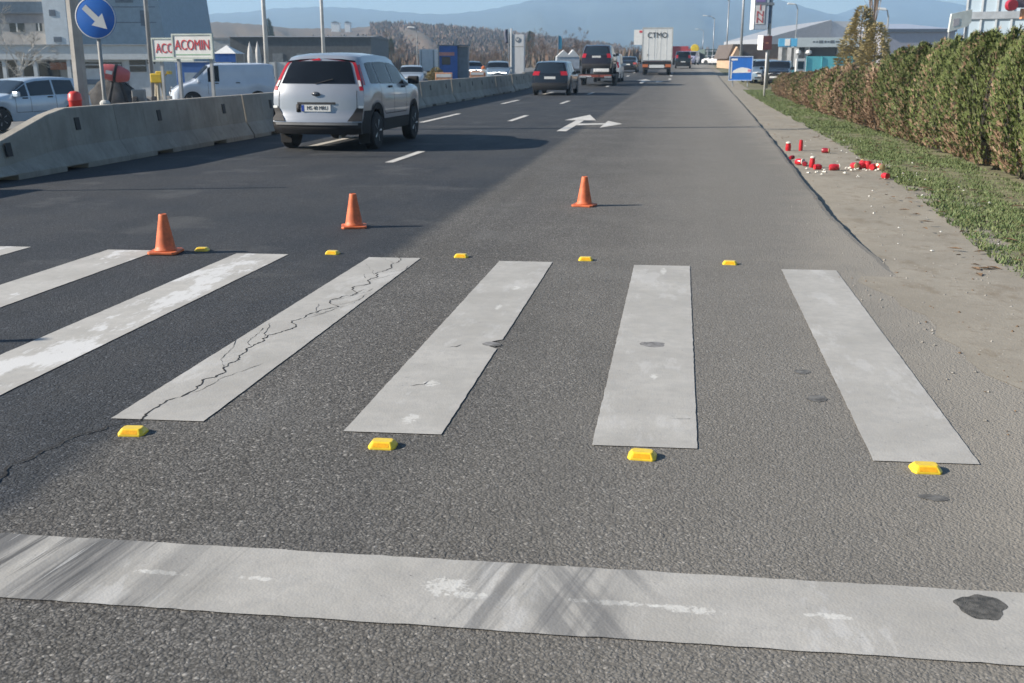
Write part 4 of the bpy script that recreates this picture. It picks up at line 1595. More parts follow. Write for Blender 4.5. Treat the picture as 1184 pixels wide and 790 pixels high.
# --- far side kiosks and vehicles of the yard beyond the oncoming cars
f = Fr(522, 92)
t = f.thing('blue_kiosk', 'blue kiosk with a red and white stripe and grey side', 'kiosk')
x0, x1, x2 = f.x(507), f.x(529), f.x(541)
g = MB(); g.box(x0, x1, 0, 3, 0, f.z(53)); g.build('front_wall', mat('kiosk blue', (.03, .12, .40), .5), t)
g = MB(); g.box(x1 + .002, x2, .2, 3, 0, f.z(54)); g.build('side_wall', mat('kiosk grey', (.14, .17, .20), .6), t)
g = MB(); g.box(x0 + .02, x1 - .25, -.06, -.002, f.z(64.5), f.z(60.5)); g.build('awning', mat('salmon stripe', (.60, .26, .22), .6), t)
g = MB(); g.box(x0 + .3, x1 - .6, -.05, -.002, f.z(75), f.z(66)); g.build('window', M_DARKGL, t)
g = MB(); g.box(x0 - .1, x2 + .1, -.1, 3.1, f.z(53), f.z(52)); g.build('roof', M_SLATE, t)
g = MB(); g.box(x0 - .05, x0 + .08, -.12, -.06, 0, f.z(53)); g.build('post', M_STEEL, t)
f = Fr(494, 98)
t = f.thing('parked_box_lorry', 'small white box lorry parked left of the blue kiosk', 'lorry')
g = MB(); g.box(f.x(485), f.x(503.5), 0, 5, .7, f.z(57)); g.build('box_body', M_WHITE, t, bevel=.03)
g = MB(); g.box(f.x(487), f.x(488), -.02, -.002, .8, f.z(58)); g.box(f.x(501), f.x(502), -.02, -.002, .8, f.z(58)); g.build('door_seam', M_STEELD, t)
for sd in (1, -1):
    make_wheel(t, sd * .55, 1.2, .42, .25, sd, False)
g = MB(); g.box(f.x(486), f.x(503), .1, 4.8, .55, .7); g.build('chassis', M_TRIM, t)
M_PEACH = mat('sunlit peach barrier', (.66, .34, .20), .6, var=.2, vscale=8)  # peach tint carries the look of sun on concrete blocks
for px0, px1, y0, y1, d, lab in ((503.5, 523, 84, 93, 62, 'road barrier block with sunlit peach in its colour, below the blue kiosk'), (543.5, 560, 82.5, 90, 72, 'road barrier block with sunlit peach in its colour, below the orange beacon')):
    f = Fr((px0 + px1) / 2, d)
    t = f.thing('peach_barrier', lab, 'road barrier', 'sunlit peach barriers on the far carriageway')
    w = (f.x(px1) - f.x(px0)) / 2
    zt = f.z(y0)
    g = MB(); g.prism([(-.22, 0), (.22, 0), (.18, zt * .3), (.09, zt * .5), (.09, zt), (-.09, zt), (-.09, zt * .5), (-.18, zt * .3)], 'x', -w, w); g.build('body', M_PEACH, t, bevel=.02)
    g = MB(); g.box(-w * .9, w * .9, -.105, -.091, zt * .74, zt * .92); g.build('stripe', M_WHITE, t)
f = Fr(559, 73)
t = f.thing('orange_beacon', 'orange beacon drum standing on the peach barrier end', 'beacon')
g = MB(); g.lathe([(.2, 0), (.2, .2), (.14, .3), (.13, f.z(79)), (.16, f.z(78)), (.001, f.z(76))], 14); g.build('drum', mat('beacon orange', (.62, .17, .05), .5), t, 40)
g = MB(); g.box(-.14, .14, -.16, -.14, f.z(84), f.z(80)); g.build('reflector', M_CLEAR, t)

# --- tall pale pylon with round badge
f = Fr(599, 96)
t = f.thing('dealer_pylon', 'tall pale grey pylon with a round dark badge, left of the dark estate car', 'pylon sign', rz=R(-13))
x0, x1 = f.x(591.5), f.x(606)
g = MB(); g.box(x0, x1, 0, .5, 0, f.z(40)); g.build('slab', mat('pylon silver', (.50, .52, .54), .5, .1, .05), t, bevel=.02)
g = MB(); g.box(x0 - .12, x0 - .003, -.1, .4, 0, f.z(33)); g.build('side_fin', M_WHITE, t)
g = MB(); g.lathe([(.001, -.05), (.22, -.05), (.22, 0)], 20, ((x0 + x1) / 2, 0, f.z(46)), 'y'); g.build('badge', M_SLATE, t)
g = MB(); xm = (x0 + x1) / 2; zc = f.z(46)
g.prism([(xm - .12, zc + .10), (xm - .02, zc - .12), (xm + .12, zc + .10), (xm + .06, zc + .10), (xm - .02, zc - .02), (xm - .06, zc + .10)], 'y', -.062, -.052); g.build('badge_mark', M_WHITE, t)
g = MB(); g.box(x0 + .02, x1 - .02, -.012, -.002, f.z(54.5), f.z(53.5)); g.build('seam', M_STEELD, t)
f = Fr(588, 100)
t = f.thing('flag', 'limp dark flag on a thin pole beside the pale pylon', 'flag')
g = MB(); g.tube((0, 0, 0), (0, 0, f.z(33)), .035, n=6); g.build('pole', M_STEEL, t)
g = MB(); g.grid([[(-.05 - .28 * k - .05 * math.sin(zz * 4), .03 + .06 * math.sin(k * 6 + zz * 3), lerp(f.z(34), f.z(50), zz)) for k in (0, .33, .66, 1)] for zz in [i / 8 for i in range(9)]]); fl = g.build('cloth', mat('dark flag cloth', (.10, .11, .16), .8), t, True)
sm = fl.modifiers.new('thick', 'SOLIDIFY'); sm.thickness = .01
# --- turquoise feather flag, white tents
f = Fr(647, 118)
t = f.thing('feather_flag', 'narrow turquoise feather flag above the white tent', 'flag')
g = MB(); g.tube((-.2, 0, 0), (-.2, 0, f.z(41)), .035, n=6); g.build('pole', M_STEEL, t)
g = MB(); g.prism([(-.17, f.z(57)), (.2, f.z(57)), (.22, f.z(45)), (.1, f.z(42)), (-.17, f.z(41))], 'y', -.01, .01); g.build('cloth', mat('turquoise cloth', (.05, .30, .46), .7), t)
for px0, px1, y0, y1, d, lab in ((643, 660, 58, 66, 122, 'low white tent under the turquoise flag'), (655, 670, 57.5, 66, 128, 'low white tent between the turquoise flag and the dark off-roader')):
    f = Fr((px0 + px1) / 2, d)
    t = f.thing('white_tent', lab, 'tent', 'white tents beyond the traffic')
    w = (f.x(px1) - f.x(px0)) / 2
    g = MB(); g.add([(-w, 0, f.z(y1)), (w, 0, f.z(y1)), (w, 3, f.z(y1)), (-w, 3, f.z(y1)), (0, 0, f.z(y0)), (0, 3, f.z(y0))], [(0, 1, 4), (3, 5, 2), (0, 4, 5, 3), (1, 2, 5, 4), (3, 2, 1, 0)]); g.build('roof', M_WHITE, t)
    g = MB(); g.box(-w * .95, w * .95, .05, 2.95, 0, f.z(y1) - .002); g.build('wall', mat('tent wall', (.45, .50, .55), .8), t)
# --- white billboard behind the truck
f = Fr(745, 150)
t = f.thing('billboard', 'plain white billboard rising behind the top of the box truck', 'billboard', rz=R(-13))
g = MB(); g.box(f.x(732), f.x(757), -.1, .1, f.z(52), f.z(34.5)); g.build('panel', M_WHITE, t)
g = MB(); g.box(f.x(738), f.x(744), -.13, -.101, f.z(38), f.z(35.5)); g.build('mark', M_REDINK, t)
g = MB(); g.tube((f.x(744), .3, 0), (f.x(744), .3, f.z(50)), .18); g.build('post', M_STEEL, t)
# --- far multi storey building and house at the right
f = Fr(828, 190)
t = f.thing('flat_block', 'distant dark green and white building with a floor grid beyond the blue board', 'building')
g = MB(); g.box(f.x(814), f.x(845), 0, 12, 0, f.z(57)); g.build('wall', mat('dark green wall', (.10, .14, .13), .7), t)
for yy in (58.5, 64, 70, 76):
    g = MB(); g.box(f.x(815), f.x(844), -.1, -.002, f.z(yy + 1.2), f.z(yy)); g.build('floor_band', M_LOWW, t)
for px in (817, 823, 829, 835, 841):
    g = MB(); g.box(f.x(px) - .08, f.x(px) + .08, -.2, -.103, 0, f.z(58)); g.build('pillar', M_LOWW, t)
f = Fr(872, 120)
t = f.thing('brown_roof_house', 'house with a large brown roof and peach gable behind the road signs', 'house')
x0, x1 = f.x(842), f.x(905)
g = MB(); g.box(x0 + .4, x1, .4, 9, 0, f.z(68)); g.build('wall', mat('peach wall', (.52, .36, .24), .8), t)
g = MB(); g.prism([(x0, f.z(68)), (f.x(848), f.z(51)), (x1, f.z(51)), (x1, f.z(68))], 'y', .8, 9.2); g.build('roof', mat('brown roof tiles', (.125, .10, .085), .8, var=.15), t)
g = MB(); g.add([(f.x(845), -.2, f.z(66)), (f.x(856), -.2, f.z(66)), (f.x(851), -.2, f.z(54)), (f.x(845), .9, f.z(66)), (f.x(856), .9, f.z(66)), (f.x(851), .9, f.z(54))], [(0, 1, 2), (5, 4, 3), (0, 2, 5, 3), (1, 4, 5, 2), (0, 3, 4, 1)]); g.build('gable', mat('peach wall', (.52, .36, .24), .8), t)
# --- blue car-transport style board
f = Fr(856, 63)
t = f.thing('blue_board', 'square blue board with a white car shape on short legs beside the road', 'sign', rz=R(-15))
x0, x1, z0, z1 = f.x(844), f.x(869), f.z(92.5), f.z(66)
g = MB(); g.box(x0, x1, -.02, .02, z0, z1); g.build('panel', M_BLUE, t)
g = MB(); e = .05
g.box(x0 - e, x0, -.06, .05, z0 - e, z1 + e); g.box(x1, x1 + e, -.06, .05, z0 - e, z1 + e); g.box(x0, x1, -.06, .05, z1, z1 + e); g.box(x0, x1, -.06, .05, z0 - e, z0)
g.build('frame', mat('pale blue frame', (.40, .50, .66), .5), t)
wd = x1 - x0; hh = z1 - z0; P = lambda a, b: (x0 + a * wd, z0 + b * hh)
g = MB(); g.prism([P(.12, .30), P(.95, .32), P(.98, .46), P(.78, .52), P(.55, .55), P(.36, .50), P(.16, .40)], 'y', -.030, -.0205); g.build('car_shape', M_WHITE, t)
g = MB(); g.prism([P(.82, .36), P(.97, .36), P(.97, .45), P(.82, .46)], 'y', -.036, -.0305); g.build('tail_mark', mat('pink mark', (.6, .25, .3), .5), t)
g = MB(); g.prism([P(.05, .84), P(.34, .86), P(.34, .93), P(.05, .93)], 'y', -.030, -.0205); g.prism([P(.02, .05), P(.10, .05), P(.10, .8), P(.02, .8)], 'y', -.030, -.0205); g.build('white_mark', M_WHITE, t)
for xx in (x0 + .2, x1 - .2):
    g = MB(); g.tube((xx, .06, 0), (xx, .06, z0 + .3), .035, n=8); g.build('leg', M_STEEL, t)
# --- brown sign on a white post
f = Fr(886, 49)
t = f.thing('brown_box_sign', 'small box sign with brown face and white side on a thin white post', 'sign', rz=R(-13))
z0, z1 = f.z(57.5), f.z(41.5)
a, b, c = f.x(874.5), f.x(880.5), f.x(890.5)
g = MB(); g.add([(b, 0, z0), (c, 0, z0), (c, .3, z0), (b - .1, .35, z0), (b, 0, z1), (c, 0, z1), (c, .3, z1), (b - .1, .35, z1)], [(3, 2, 1, 0), (4, 5, 6, 7), (0, 1, 5, 4), (1, 2, 6, 5), (2, 3, 7, 6), (3, 0, 4, 7)]); g.build('face', mat('maroon brown face', (.09, .03, .035), .5), t)
g = MB(); g.add([(a, .30, z0 - .01), (b - .004, -.01, z0 - .02), (b - .1, .36, z0 - .02), (a, .30, z1 + .03), (b - .004, -.01, z1 + .02), (b - .1, .36, z1 + .02)], [(0, 2, 1), (3, 4, 5), (0, 1, 4, 3), (1, 2, 5, 4), (2, 0, 3, 5)]); g.build('side_panel', M_WHITE, t)
g = MB(); g.box(b + .12, b + .25, -.012, -.002, z0 + .26, z0 + .32); g.build('face_mark', mat('dull gold', (.3, .15, .1), .5), t)
g = MB(); g.tube((f.x(885.5), .12, 0), (f.x(885.5), .12, z0), .045, n=10); g.build('post', mat('white painted pole', (.6, .6, .58), .6), t, True)
# --- tall panel pylon
f = Fr(889, 60)
t = f.thing('panel_pylon', 'tall grey pylon with stacked panels and red letters, cut by the picture top', 'pylon sign', rz=R(-13))
z0, z1 = f.z(34), f.z(-40)
a, b, c = f.x(864.5), f.x(869), f.x(884.5)
g = MB(); g.box(b, c, 0, .5, z0, z1); g.build('panel_box', mat('pylon grey blue', (.30, .36, .44), .5, var=.05), t)
g = MB(); g.add([(a, .35, z0 - .02), (b - .004, -.02, z0 + .02), (b - .004, .5, z0 + .02), (a, .35, z1), (b - .004, -.02, z1), (b - .004, .5, z1)], [(0, 2, 1), (3, 4, 5), (0, 1, 4, 3), (1, 2, 5, 4), (2, 0, 3, 5)]); g.build('side_panel', M_WHITE, t)
g = MB(); g.box(b + .06, c - .18, -.03, -.002, f.z(28), f.z(4)); pn = g.build('panel', mat('panel pale', (.50, .50, .52), .5), t)
for i, ch in enumerate('INN'):
    lettering(ch, .44, mat('dull red letters', (.36, .05, .06), .6), pn, ((b + c) / 2 - .06, -.045, f.z(9 + i * 7.3)), FRONT, sx=1.25)
g = MB(); g.box(b + .06, c - .18, -.03, -.002, f.z(2.5), f.z(-12)); g.build('panel', mat('panel violet', (.16, .13, .30), .5), t)
g = MB(); g.box(c + .02, c + .18, .1, .4, f.z(27), f.z(6)); g.build('side_box', mat('panel navy', (.10, .14, .22), .5), t)
g = MB(); g.box(b + .05, c + .3, -.04, .45, f.z(6), f.z(3)); g.build('cross_beam', M_SLATE, t)
g = MB(); g.tube((c + .12, .25, 0), (c + .12, .25, z1), .10, n=12); g.build('pole', M_STEEL, t, True)
# --- blue topped white pylon
f = Fr(908, 72)
t = f.thing('blue_top_pylon', 'white portal pylon with a bright blue top at the hedge end', 'pylon sign', rz=R(-13))
M_SKYB = mat('bright sky blue panel', (.10, .38, .62), .5, var=.05)
x0, x1 = f.x(898.5), f.x(919.5)
g = MB(); g.box(x0, x1, 0, .6, f.z(54), f.z(44.5)); top = g.build('top_box', M_SKYB, t, bevel=.02)
g = MB(); xm = lerp(x0, x1, .48); g.box(xm - .17, xm + .17, -.02, -.002, f.z(53), f.z(45)); g.build('emblem_panel', M_WHITE, top)
for a, b in ((.03, .22), (.50, .72), (.86, .97)):
    g = MB(); g.box(lerp(x0, x1, a), lerp(x0, x1, b), .05, .5, 0, f.z(54) - .002); g.build('leg', mat('pylon white', (.60, .59, .57), .6), t)
g = MB(); g.box(lerp(x0, x1, .04), lerp(x0, x1, .96), .2, .35, 0, f.z(55)); g.build('back_panel', mat('pylon beige', (.42, .40, .37), .7), t)
# --- dealer building
f = Fr(950, 96)
t = f.thing('car_showroom', 'car showroom with pale fascia and dark glass front behind the hedge', 'building', rz=R(-13))
x0, x1 = f.x(919), f.x(1000)
g = MB(); g.box(x0, x1, 0, 14, f.z(54.5), f.z(43.5)); fa = g.build('fascia', mat('silver fascia', (.46, .52, .54), .4, .2, .05), t)
lettering('Autohaus', .62, mat('script ink', (.10, .12, .14), .5), fa, (f.x(955), -.03, f.z(48.5)), FRONT, sx=1.5) if False else None
g = MB()
rnd = random.Random(4)
xx = f.x(938)
while xx < f.x(971):
    ww = rnd.uniform(.14, .34); hh = rnd.uniform(.10, .26); zc = f.z(48.4)
    g.box(xx, xx + ww, -.03, -.002, zc - hh / 2, zc + hh / 2)
    xx += ww + rnd.uniform(.06, .14)
g.build('script', mat('script ink', (.10, .12, .14), .5), fa)
g = MB(); g.box(x0 + .3, x1, 1.2, 13, 0, f.z(54.5) - .002); g.build('glass_front', mat('showroom glass', (.09, .10, .12), .15, var=.2, vscale=.4), t)
for px in (921, 932, 968):
    g = MB(); g.box(f.x(px) - .15, f.x(px) + .15, .5, .9, 0, f.z(54.5) - .002); g.build('column', M_LOWW, t)
for px in (922.5, 934.5):
    g = MB(); g.tube((f.x(px), .2, f.z(54.5)), (f.x(px), .2, f.z(58)), .05); g.lathe([(.10, f.z(63.5)), (.28, f.z(61.5)), (.22, f.z(58.5)), (.06, f.z(58))], 12, (f.x(px), .2, 0)); g.build('hanging_lamp', M_WHITE, t, 40)
f = Fr(930, 88)
t = f.thing('white_counter', 'small white cabin in front of the showroom behind the hedge', 'cabin')
g = MB(); g.box(f.x(920), f.x(931), 0, 1.5, 0, f.z(68)); g.build('shell', M_WHITE, t, bevel=.03)
g = MB(); g.box(f.x(922), f.x(929), -.02, -.001, f.z(80), f.z(71)); g.build('window', M_DARKGL, t)
# turquoise wall
M_TURQ = mat('turquoise sheet', (.17, .62, .66), .6, var=.07)
for px0, px1, y0, d, lab in ((866, 899, 70.5, 80, 'turquoise wall panel behind the brown sign post'), (932, 986, 65.2, 84, 'long turquoise wall panel in front of the showroom'), (1000, 1012, 64.5, 80, 'short turquoise wall panel right of the tall conifer')):
    f = Fr((px0 + px1) / 2, d)
    t = f.thing('turquoise_wall', lab, 'wall')
    x0, x1 = f.x(px0), f.x(px1)
    g = MB(); g.box(x0, x1, 0, .12, 0, f.z(y0)); g.build('panel', M_TURQ, t)
    for k in range(int((x1 - x0) / 1.2) + 1):
        xx = min(x1 - .05, x0 + 1.2 * k)
        g = MB(); g.box(xx - .03, xx + .03, -.05, -.002, 0, f.z(y0) - .02); g.build('rib', mat('turquoise rib', (.10, .42, .46), .6), t)
# --- large pale warehouses
f = Fr(960, 150)
t = f.thing('gable_warehouse', 'large grey warehouse with a dark gable side behind the showroom', 'building')
M_WG = mat('grey warehouse wall', (.33, .35, .38), .7, var=.06)
M_WL = mat('light warehouse wall', (.56, .58, .60), .7, var=.06)
g = MB(); g.prism([(f.x(884), 0), (f.x(957.5), 0), (f.x(957.5), f.z(23)), (f.x(940), f.z(28)), (f.x(884), f.z(44))], 'y', 0, 30); g.build('gable_wall', M_WG, t)
g = MB(); g.box(f.x(957.5) + .003, f.x(1000), .5, 30, 0, f.z(24.5)); g.build('side_wall', M_WL, t)
f = Fr(1050, 140)
t = f.thing('long_warehouse', 'long pale warehouse right of the bare poplar behind the hedge', 'building')
g = MB(); g.box(f.x(1016), f.x(1100), 0, 20, 0, f.z(37)); g.build('wall', mat('lilac grey wall', (.40, .40, .45), .7, var=.05), t)
g = MB(); g.box(f.x(1015), f.x(1101), -.3, 20.3, f.z(37), f.z(33.5)); g.build('eaves', M_SLATE, t)
g = MB(); g.add([(f.x(1015), 0, f.z(33.5)), (f.x(1101), 0, f.z(33.5)), (f.x(1101), 18, f.z(22)), (f.x(1020), 18, f.z(22)), (f.x(1101), 20, f.z(33.5)), (f.x(1015), 20, f.z(33.5))], [(0, 1, 2, 3), (1, 4, 2), (4, 5, 3, 2), (5, 0, 3)]); g.build('roof', mat('lilac grey roof', (.38, .42, .50), .5, var=.05), t)
# --- white sign board and glass building
f = Fr(1105, 46)
t = f.thing('white_board', 'white rounded board at the corner of the glass building', 'sign')
x0, x1 = f.x(1092.5), f.x(1117)
g = MB(); g.prism([(x0, f.z(37)), (x1 - .15, f.z(31)), (x1, f.z(26)), (x1, f.z(11)), (x0 + .05, f.z(16))], 'y', 0, .15); g.build('panel', mat('pale green white board', (.62, .66, .62), .5), t)
g = MB(); g.prism([(x0 + .15, f.z(31)), (x0 + .4, f.z(29)), (x0 + .4, f.z(21)), (x0 + .15, f.z(22))], 'y', -.012, -.002); g.build('mark', mat('faint grey mark', (.48, .46, .48), .5), t)
for xx in (x0 + .1, x1 - .1):
    g = MB(); g.tube((xx, .2, 0), (xx, .2, f.z(20)), .05, n=8); g.build('leg', M_STEEL, t)
f = Fr(1140, 56)
t = f.thing('glass_building', 'pale glass fronted building at the right above the tall hedge', 'building', rz=R(-26))
M_GLB = mat('pale sky glass', (.46, .56, .64), .12, var=.08, vscale=.5)
x0 = f.x(1113)
x1 = x0 + 14
Hh = f.z(-70)
g = MB(); g.box(x0, x1, 0, 12, 0, Hh); g.build('glass_wall', M_GLB, t)
for z0, z1 in ((f.z(22), f.z(13.5)), (0, f.z(47)), (f.z(-22), f.z(-14))):
    g = MB(); g.box(x0 - .05, x1, -.12, -.003, z0, z1); g.build('spandrel', mat('grey spandrel panel', (.34, .37, .40), .5), t)
k = x0
while k < x1:
    g = MB(); g.box(k - .05, k + .05, -.08, -.003, 0, Hh); g.build('mullion', mat('pale mullion', (.55, .58, .60), .5), t)
    k += .72
f = Fr(1170, 36)
t = f.thing('red_round_sign', 'red sign with a round dark red end above the hedge, at the picture corner', 'sign')
g = MB(); g.lathe([(.001, -.1), (.17, -.1), (.19, 0), (.19, .1)], 20, (f.x(1161), 0, f.z(6)), 'y'); g.build('round_lens', mat('dark red lens', (.38, .03, .05), .3), t)
g = MB(); g.box(f.x(1165), f.x(1190), -.05, .1, f.z(9), f.z(-12)); g.build('panel', mat('grey red panel', (.16, .13, .16), .5), t)
g = MB(); g.box(f.x(1176), f.x(1192), -.08, -.052, f.z(6), f.z(-12)); g.build('red_band', M_REDP, t)
g = MB(); g.box(f.x(1173), f.x(1195), -.06, .1, f.z(22), f.z(10)); g.build('orange_panel', mat('orange panel', (.68, .30, .14), .5), t)
g = MB(); g.tube((f.x(1185), .2, 0), (f.x(1185), .2, f.z(-5)), .06); g.build('post', M_STEEL, t)

# ------------------------------------------------------------------ grave candles on the dirt
M_CANDLE = mat('red candle glass', (.52, .02, .03), .25, var=.12, vscale=20, coat=.5)
M_CANDLED = mat('dark red candle glass', (.28, .01, .02), .3, var=.12, vscale=20, coat=.5)
M_WAX = mat('white candle wax', (.68, .66, .58), .6, var=.1)
M_GOLD = mat('pale gold lid', (.55, .42, .22), .4, .4, .1)
cgroup = 'red grave candles on the dirt path'


def candle(label, X, Y, h, r, tilt=0., az=0., lid=True, m=M_CANDLE, wax=False):
    t = thing('grave_candle', label, 'candle', (X, Y, dirt_z(Y, .5) + (r * .95 if tilt > 60 else .0)), az, cgroup)
    t.rotation_euler = (R(tilt), 0, az)
    g = MB(); g.lathe([(r * .8, 0), (r, .02), (r, h * .55), (r * .85, h * .7), (r * .9, h * .82), (r * .7, h * .83)], 16); g.build('cup', m, t, 40)
    if lid:
        g = MB(); g.lathe([(r * .92, h * .835), (r * .92, h * .92), (r * .4, h * .98), (.001, h)], 16); g.build('lid', M_GOLD if not wax else M_WAX, t, 40)
    elif wax:
        g = MB(); g.lathe([(r * .69, h * .83), (r * .6, h * .85), (.001, h * .86)], 12); g.build('wax', M_WAX, t, True)
    return t


candle('tall red candle standing alone, slimmest and highest of the scattered ones', 2.18, 19.5, .24, .036, 0, .3, lid=False)
candle('squat red candle standing left of the tall one, near the asphalt edge', 1.96, 19.5, .17, .05, 6, 0, lid=True, wax=True)
candle('dark red candle lying on its side right of the tall one', 2.50, 19.1, .14, .045, 88, 1.2, m=M_CANDLED)
candle('red candle with pale top standing in the middle of the scattered group', 2.03, 16.55, .18, .042, 4, 1, lid=True, wax=True)
candle('red candle toppled by the asphalt edge, left of the pale topped one', 1.84, 16.95, .15, .05, 85, .8, wax=True)
candle('small dark candle piece behind the toppled one at the asphalt edge', 1.82, 17.7, .09, .035, 84, 2.2, lid=False, m=M_CANDLED)
candle('red candle lying between the toppled one and the pale topped one', 1.94, 16.7, .12, .04, 88, 2.9, lid=False, m=M_CANDLED)
candle('red candle with white end lying right of the pale topped one', 2.24, 16.15, .16, .05, 87, 1.7, wax=True)
candle('red candle broken piece lying under the white ended one', 2.13, 16.25, .13, .045, 88, -1.2, lid=False)
pile = ((2.62, 16.5, 86, .4), (2.70, 16.42, 84, 2.0), (2.78, 16.50, 0, 0), (2.84, 16.45, 0, 0), (2.90, 16.36, 86, 1.1), (2.86, 16.25, 88, 2.6), (2.98, 16.34, 85, .2), (2.74, 16.58, 40, 2.4), (3.04, 16.38, 87, -.8))
plabs = ['red candle lying at the left end of the heap', 'red candle lying second from the left in the heap', 'bright red upright candle in the heap, the left one of two', 'bright red upright candle in the heap, the right one of two', 'red candle lying right of the upright pair in the heap',
         'red candle lying in front of the heap', 'pale topped candle lying toward the grass in the heap', 'leaning red candle at the back of the heap', 'red candle lying at the right end of the heap by the grass']
for (X, Y, tl, az), lab in zip(pile, plabs):
    candle(lab, X, Y, .15, .05, tl, az, lid=tl > 0, wax=(az * 10) % 2 > .9)
candle('pinkish red candle lying alone on the grass edge below the heap', 2.80, 15.0, .12, .045, 88, .5, lid=False)
rnd = random.Random(12)
g = MB()
for i in range(44):
    X, Y = (rnd.gauss(2.78, .16), rnd.gauss(16.3, .18)) if i < 28 else (rnd.uniform(1.85, 2.6), rnd.uniform(15.2, 16.6))
    pebble(g, X, Y, dirt_z(Y, .5) + .02, rnd.uniform(.018, .034), 0)
tag(g.build('petals', [M_WAX]), 'white petals and wax crumbs scattered around the red candles', 'petals', kind='stuff')

# ------------------------------------------------------------------ hedge of thuja shrubs
M_TG = leaf_material('thuja green', (.085, .125, .04), (.125, .165, .055), (.20, .215, .08), .22)
M_TD = leaf_material('thuja dull green', (.09, .11, .05), (.13, .14, .065), (.18, .18, .09), .15)
M_TB = leaf_material('thuja browned', (.24, .15, .095), (.30, .20, .13), (.34, .25, .17), .2)
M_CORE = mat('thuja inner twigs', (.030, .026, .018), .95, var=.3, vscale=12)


def thuja_mesh(seed, h, r, n, brown):
    rnd = random.Random(seed)
    g = MB()
    lumps = [(rnd.uniform(0, 6.28), rnd.uniform(.1, .95), rnd.uniform(.20, .46), rnd.uniform(.3, .65)) for _ in range(12)]
    ph = rnd.uniform(0, 6.28)

    def radius(a, k):
        base = r * (min(1, .72 + k * 1.2) if k < .25 else max(.05, (1 - ((k - .25) / .77) ** 4.2))) * (1 + .08 * math.sin(3 * a + ph))
        for la, lk, ls, lw in lumps:
            da = (a - la + math.pi) % 6.2832 - math.pi
            base += r * ls * math.exp(-(da / .27) ** 2 - ((k - lk) / lw * 1.6) ** 2) * .9
        return base - r * .24

    for i in range(n):
        k = rnd.random() ** .92
        a = rnd.uniform(0, 6.2832)
        rr = radius(a, k) * (1 - .42 * rnd.random() ** 2.2)
        z = .06 + k * h * .97
        bx, by = rr * math.cos(a), rr * math.sin(a)
        L = rnd.uniform(.035, .08)
        thin = False
        if rnd.random() < .05:
            L = rnd.uniform(.09, .16)
            thin = True
            rr = radius(a, k) * rnd.uniform(.9, 1.02)
            bx, by = rr * math.cos(a), rr * math.sin(a)
        # spray: outward and upward
        up = rnd.uniform(.6, 1.8) + .6 * k
        ox, oy = math.cos(a + rnd.uniform(-.7, .7)), math.sin(a + rnd.uniform(-.7, .7))
        d = Vector((ox, oy, up)).normalized()
        side = d.cross(Vector((rnd.uniform(-1, 1), rnd.uniform(-1, 1), rnd.uniform(-.3, .3)))).normalized()
        w = L * (rnd.uniform(.07, .11) if thin else rnd.uniform(.15, .27))
        p = Vector((bx, by, z))
        sn = math.sin(a * 2 + seed) * .5 + math.sin(a * 5 + k * 7 + seed * 2) * .5
        pb = brown[0] + brown[1] * max(0, 1 - k * 1.9) + (.55 if sn > .42 else -.10 if sn < 0 else .05)
        mi = 1 if rnd.random() < pb else (2 if rnd.random() < .22 else 0)
        q = p + d * L
        b1 = p + d * L * .45
        g.add([p - side * w * .3, p + side * w * .3, b1 + side * w, q, b1 - side * w], [(0, 1, 2, 3, 4)], mi)
        s2 = (d + side * .9).normalized()
        s3 = (d - side * .9).normalized()
        for s_ in (s2, s3):
            q = b1 + s_ * L * .5
            sd = d.cross(s_).normalized().cross(s_) * w * .5
            g.add([b1, b1 + s_ * L * .25 + sd, q, b1 + s_ * L * .25 - sd], [(0, 1, 2, 3)], mi)
    # dark inner twigs
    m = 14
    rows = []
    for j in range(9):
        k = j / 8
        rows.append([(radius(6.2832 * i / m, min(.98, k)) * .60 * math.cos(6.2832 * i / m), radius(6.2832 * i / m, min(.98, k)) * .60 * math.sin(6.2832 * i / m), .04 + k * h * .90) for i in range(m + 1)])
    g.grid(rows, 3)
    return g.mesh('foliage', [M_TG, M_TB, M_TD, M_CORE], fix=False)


def stem_mesh(h):
    g = MB()
    rnd = random.Random(int(h * 10))
    for i in range(3):
        a = i * 2.1
        g.tube((.05 * math.cos(a), .05 * math.sin(a), -.05), (.12 * math.cos(a), .12 * math.sin(a), h * .8), .028, .008, 6, False)
    return g.mesh('stem', M_BARK)


GREEN = [thuja_mesh(s_, 1.95, .54, 6500, (-.30 + .04 * s_, .65)) for s_ in (1, 2, 3, 4)]
BROWNS = [thuja_mesh(s_, 1.45, .48, 3600, (b, .55)) for s_, b in ((11, .22), (12, .70), (13, .42), (14, .85), (15, .05))]
STEM = stem_mesh(1.7)
rnd = random.Random(77)
ordn = ['first', 'second', 'third', 'fourth', 'fifth', 'sixth', 'seventh', 'eighth', 'ninth', 'tenth', 'eleventh', 'twelfth', 'thirteenth', 'fourteenth', 'fifteenth', 'sixteenth', 'seventeenth', 'eighteenth', 'nineteenth', 'twentieth',
        'twenty-first', 'twenty-second', 'twenty-third', 'twenty-fourth', 'twenty-fifth', 'twenty-sixth', 'twenty-seventh', 'twenty-eighth', 'twenty-ninth', 'thirtieth', 'thirty-first', 'thirty-second', 'thirty-third', 'thirty-fourth', 'thirty-fifth', 'thirty-sixth', 'thirty-seventh', 'thirty-eighth']
hedge = []
Y = 23.6
i = 0
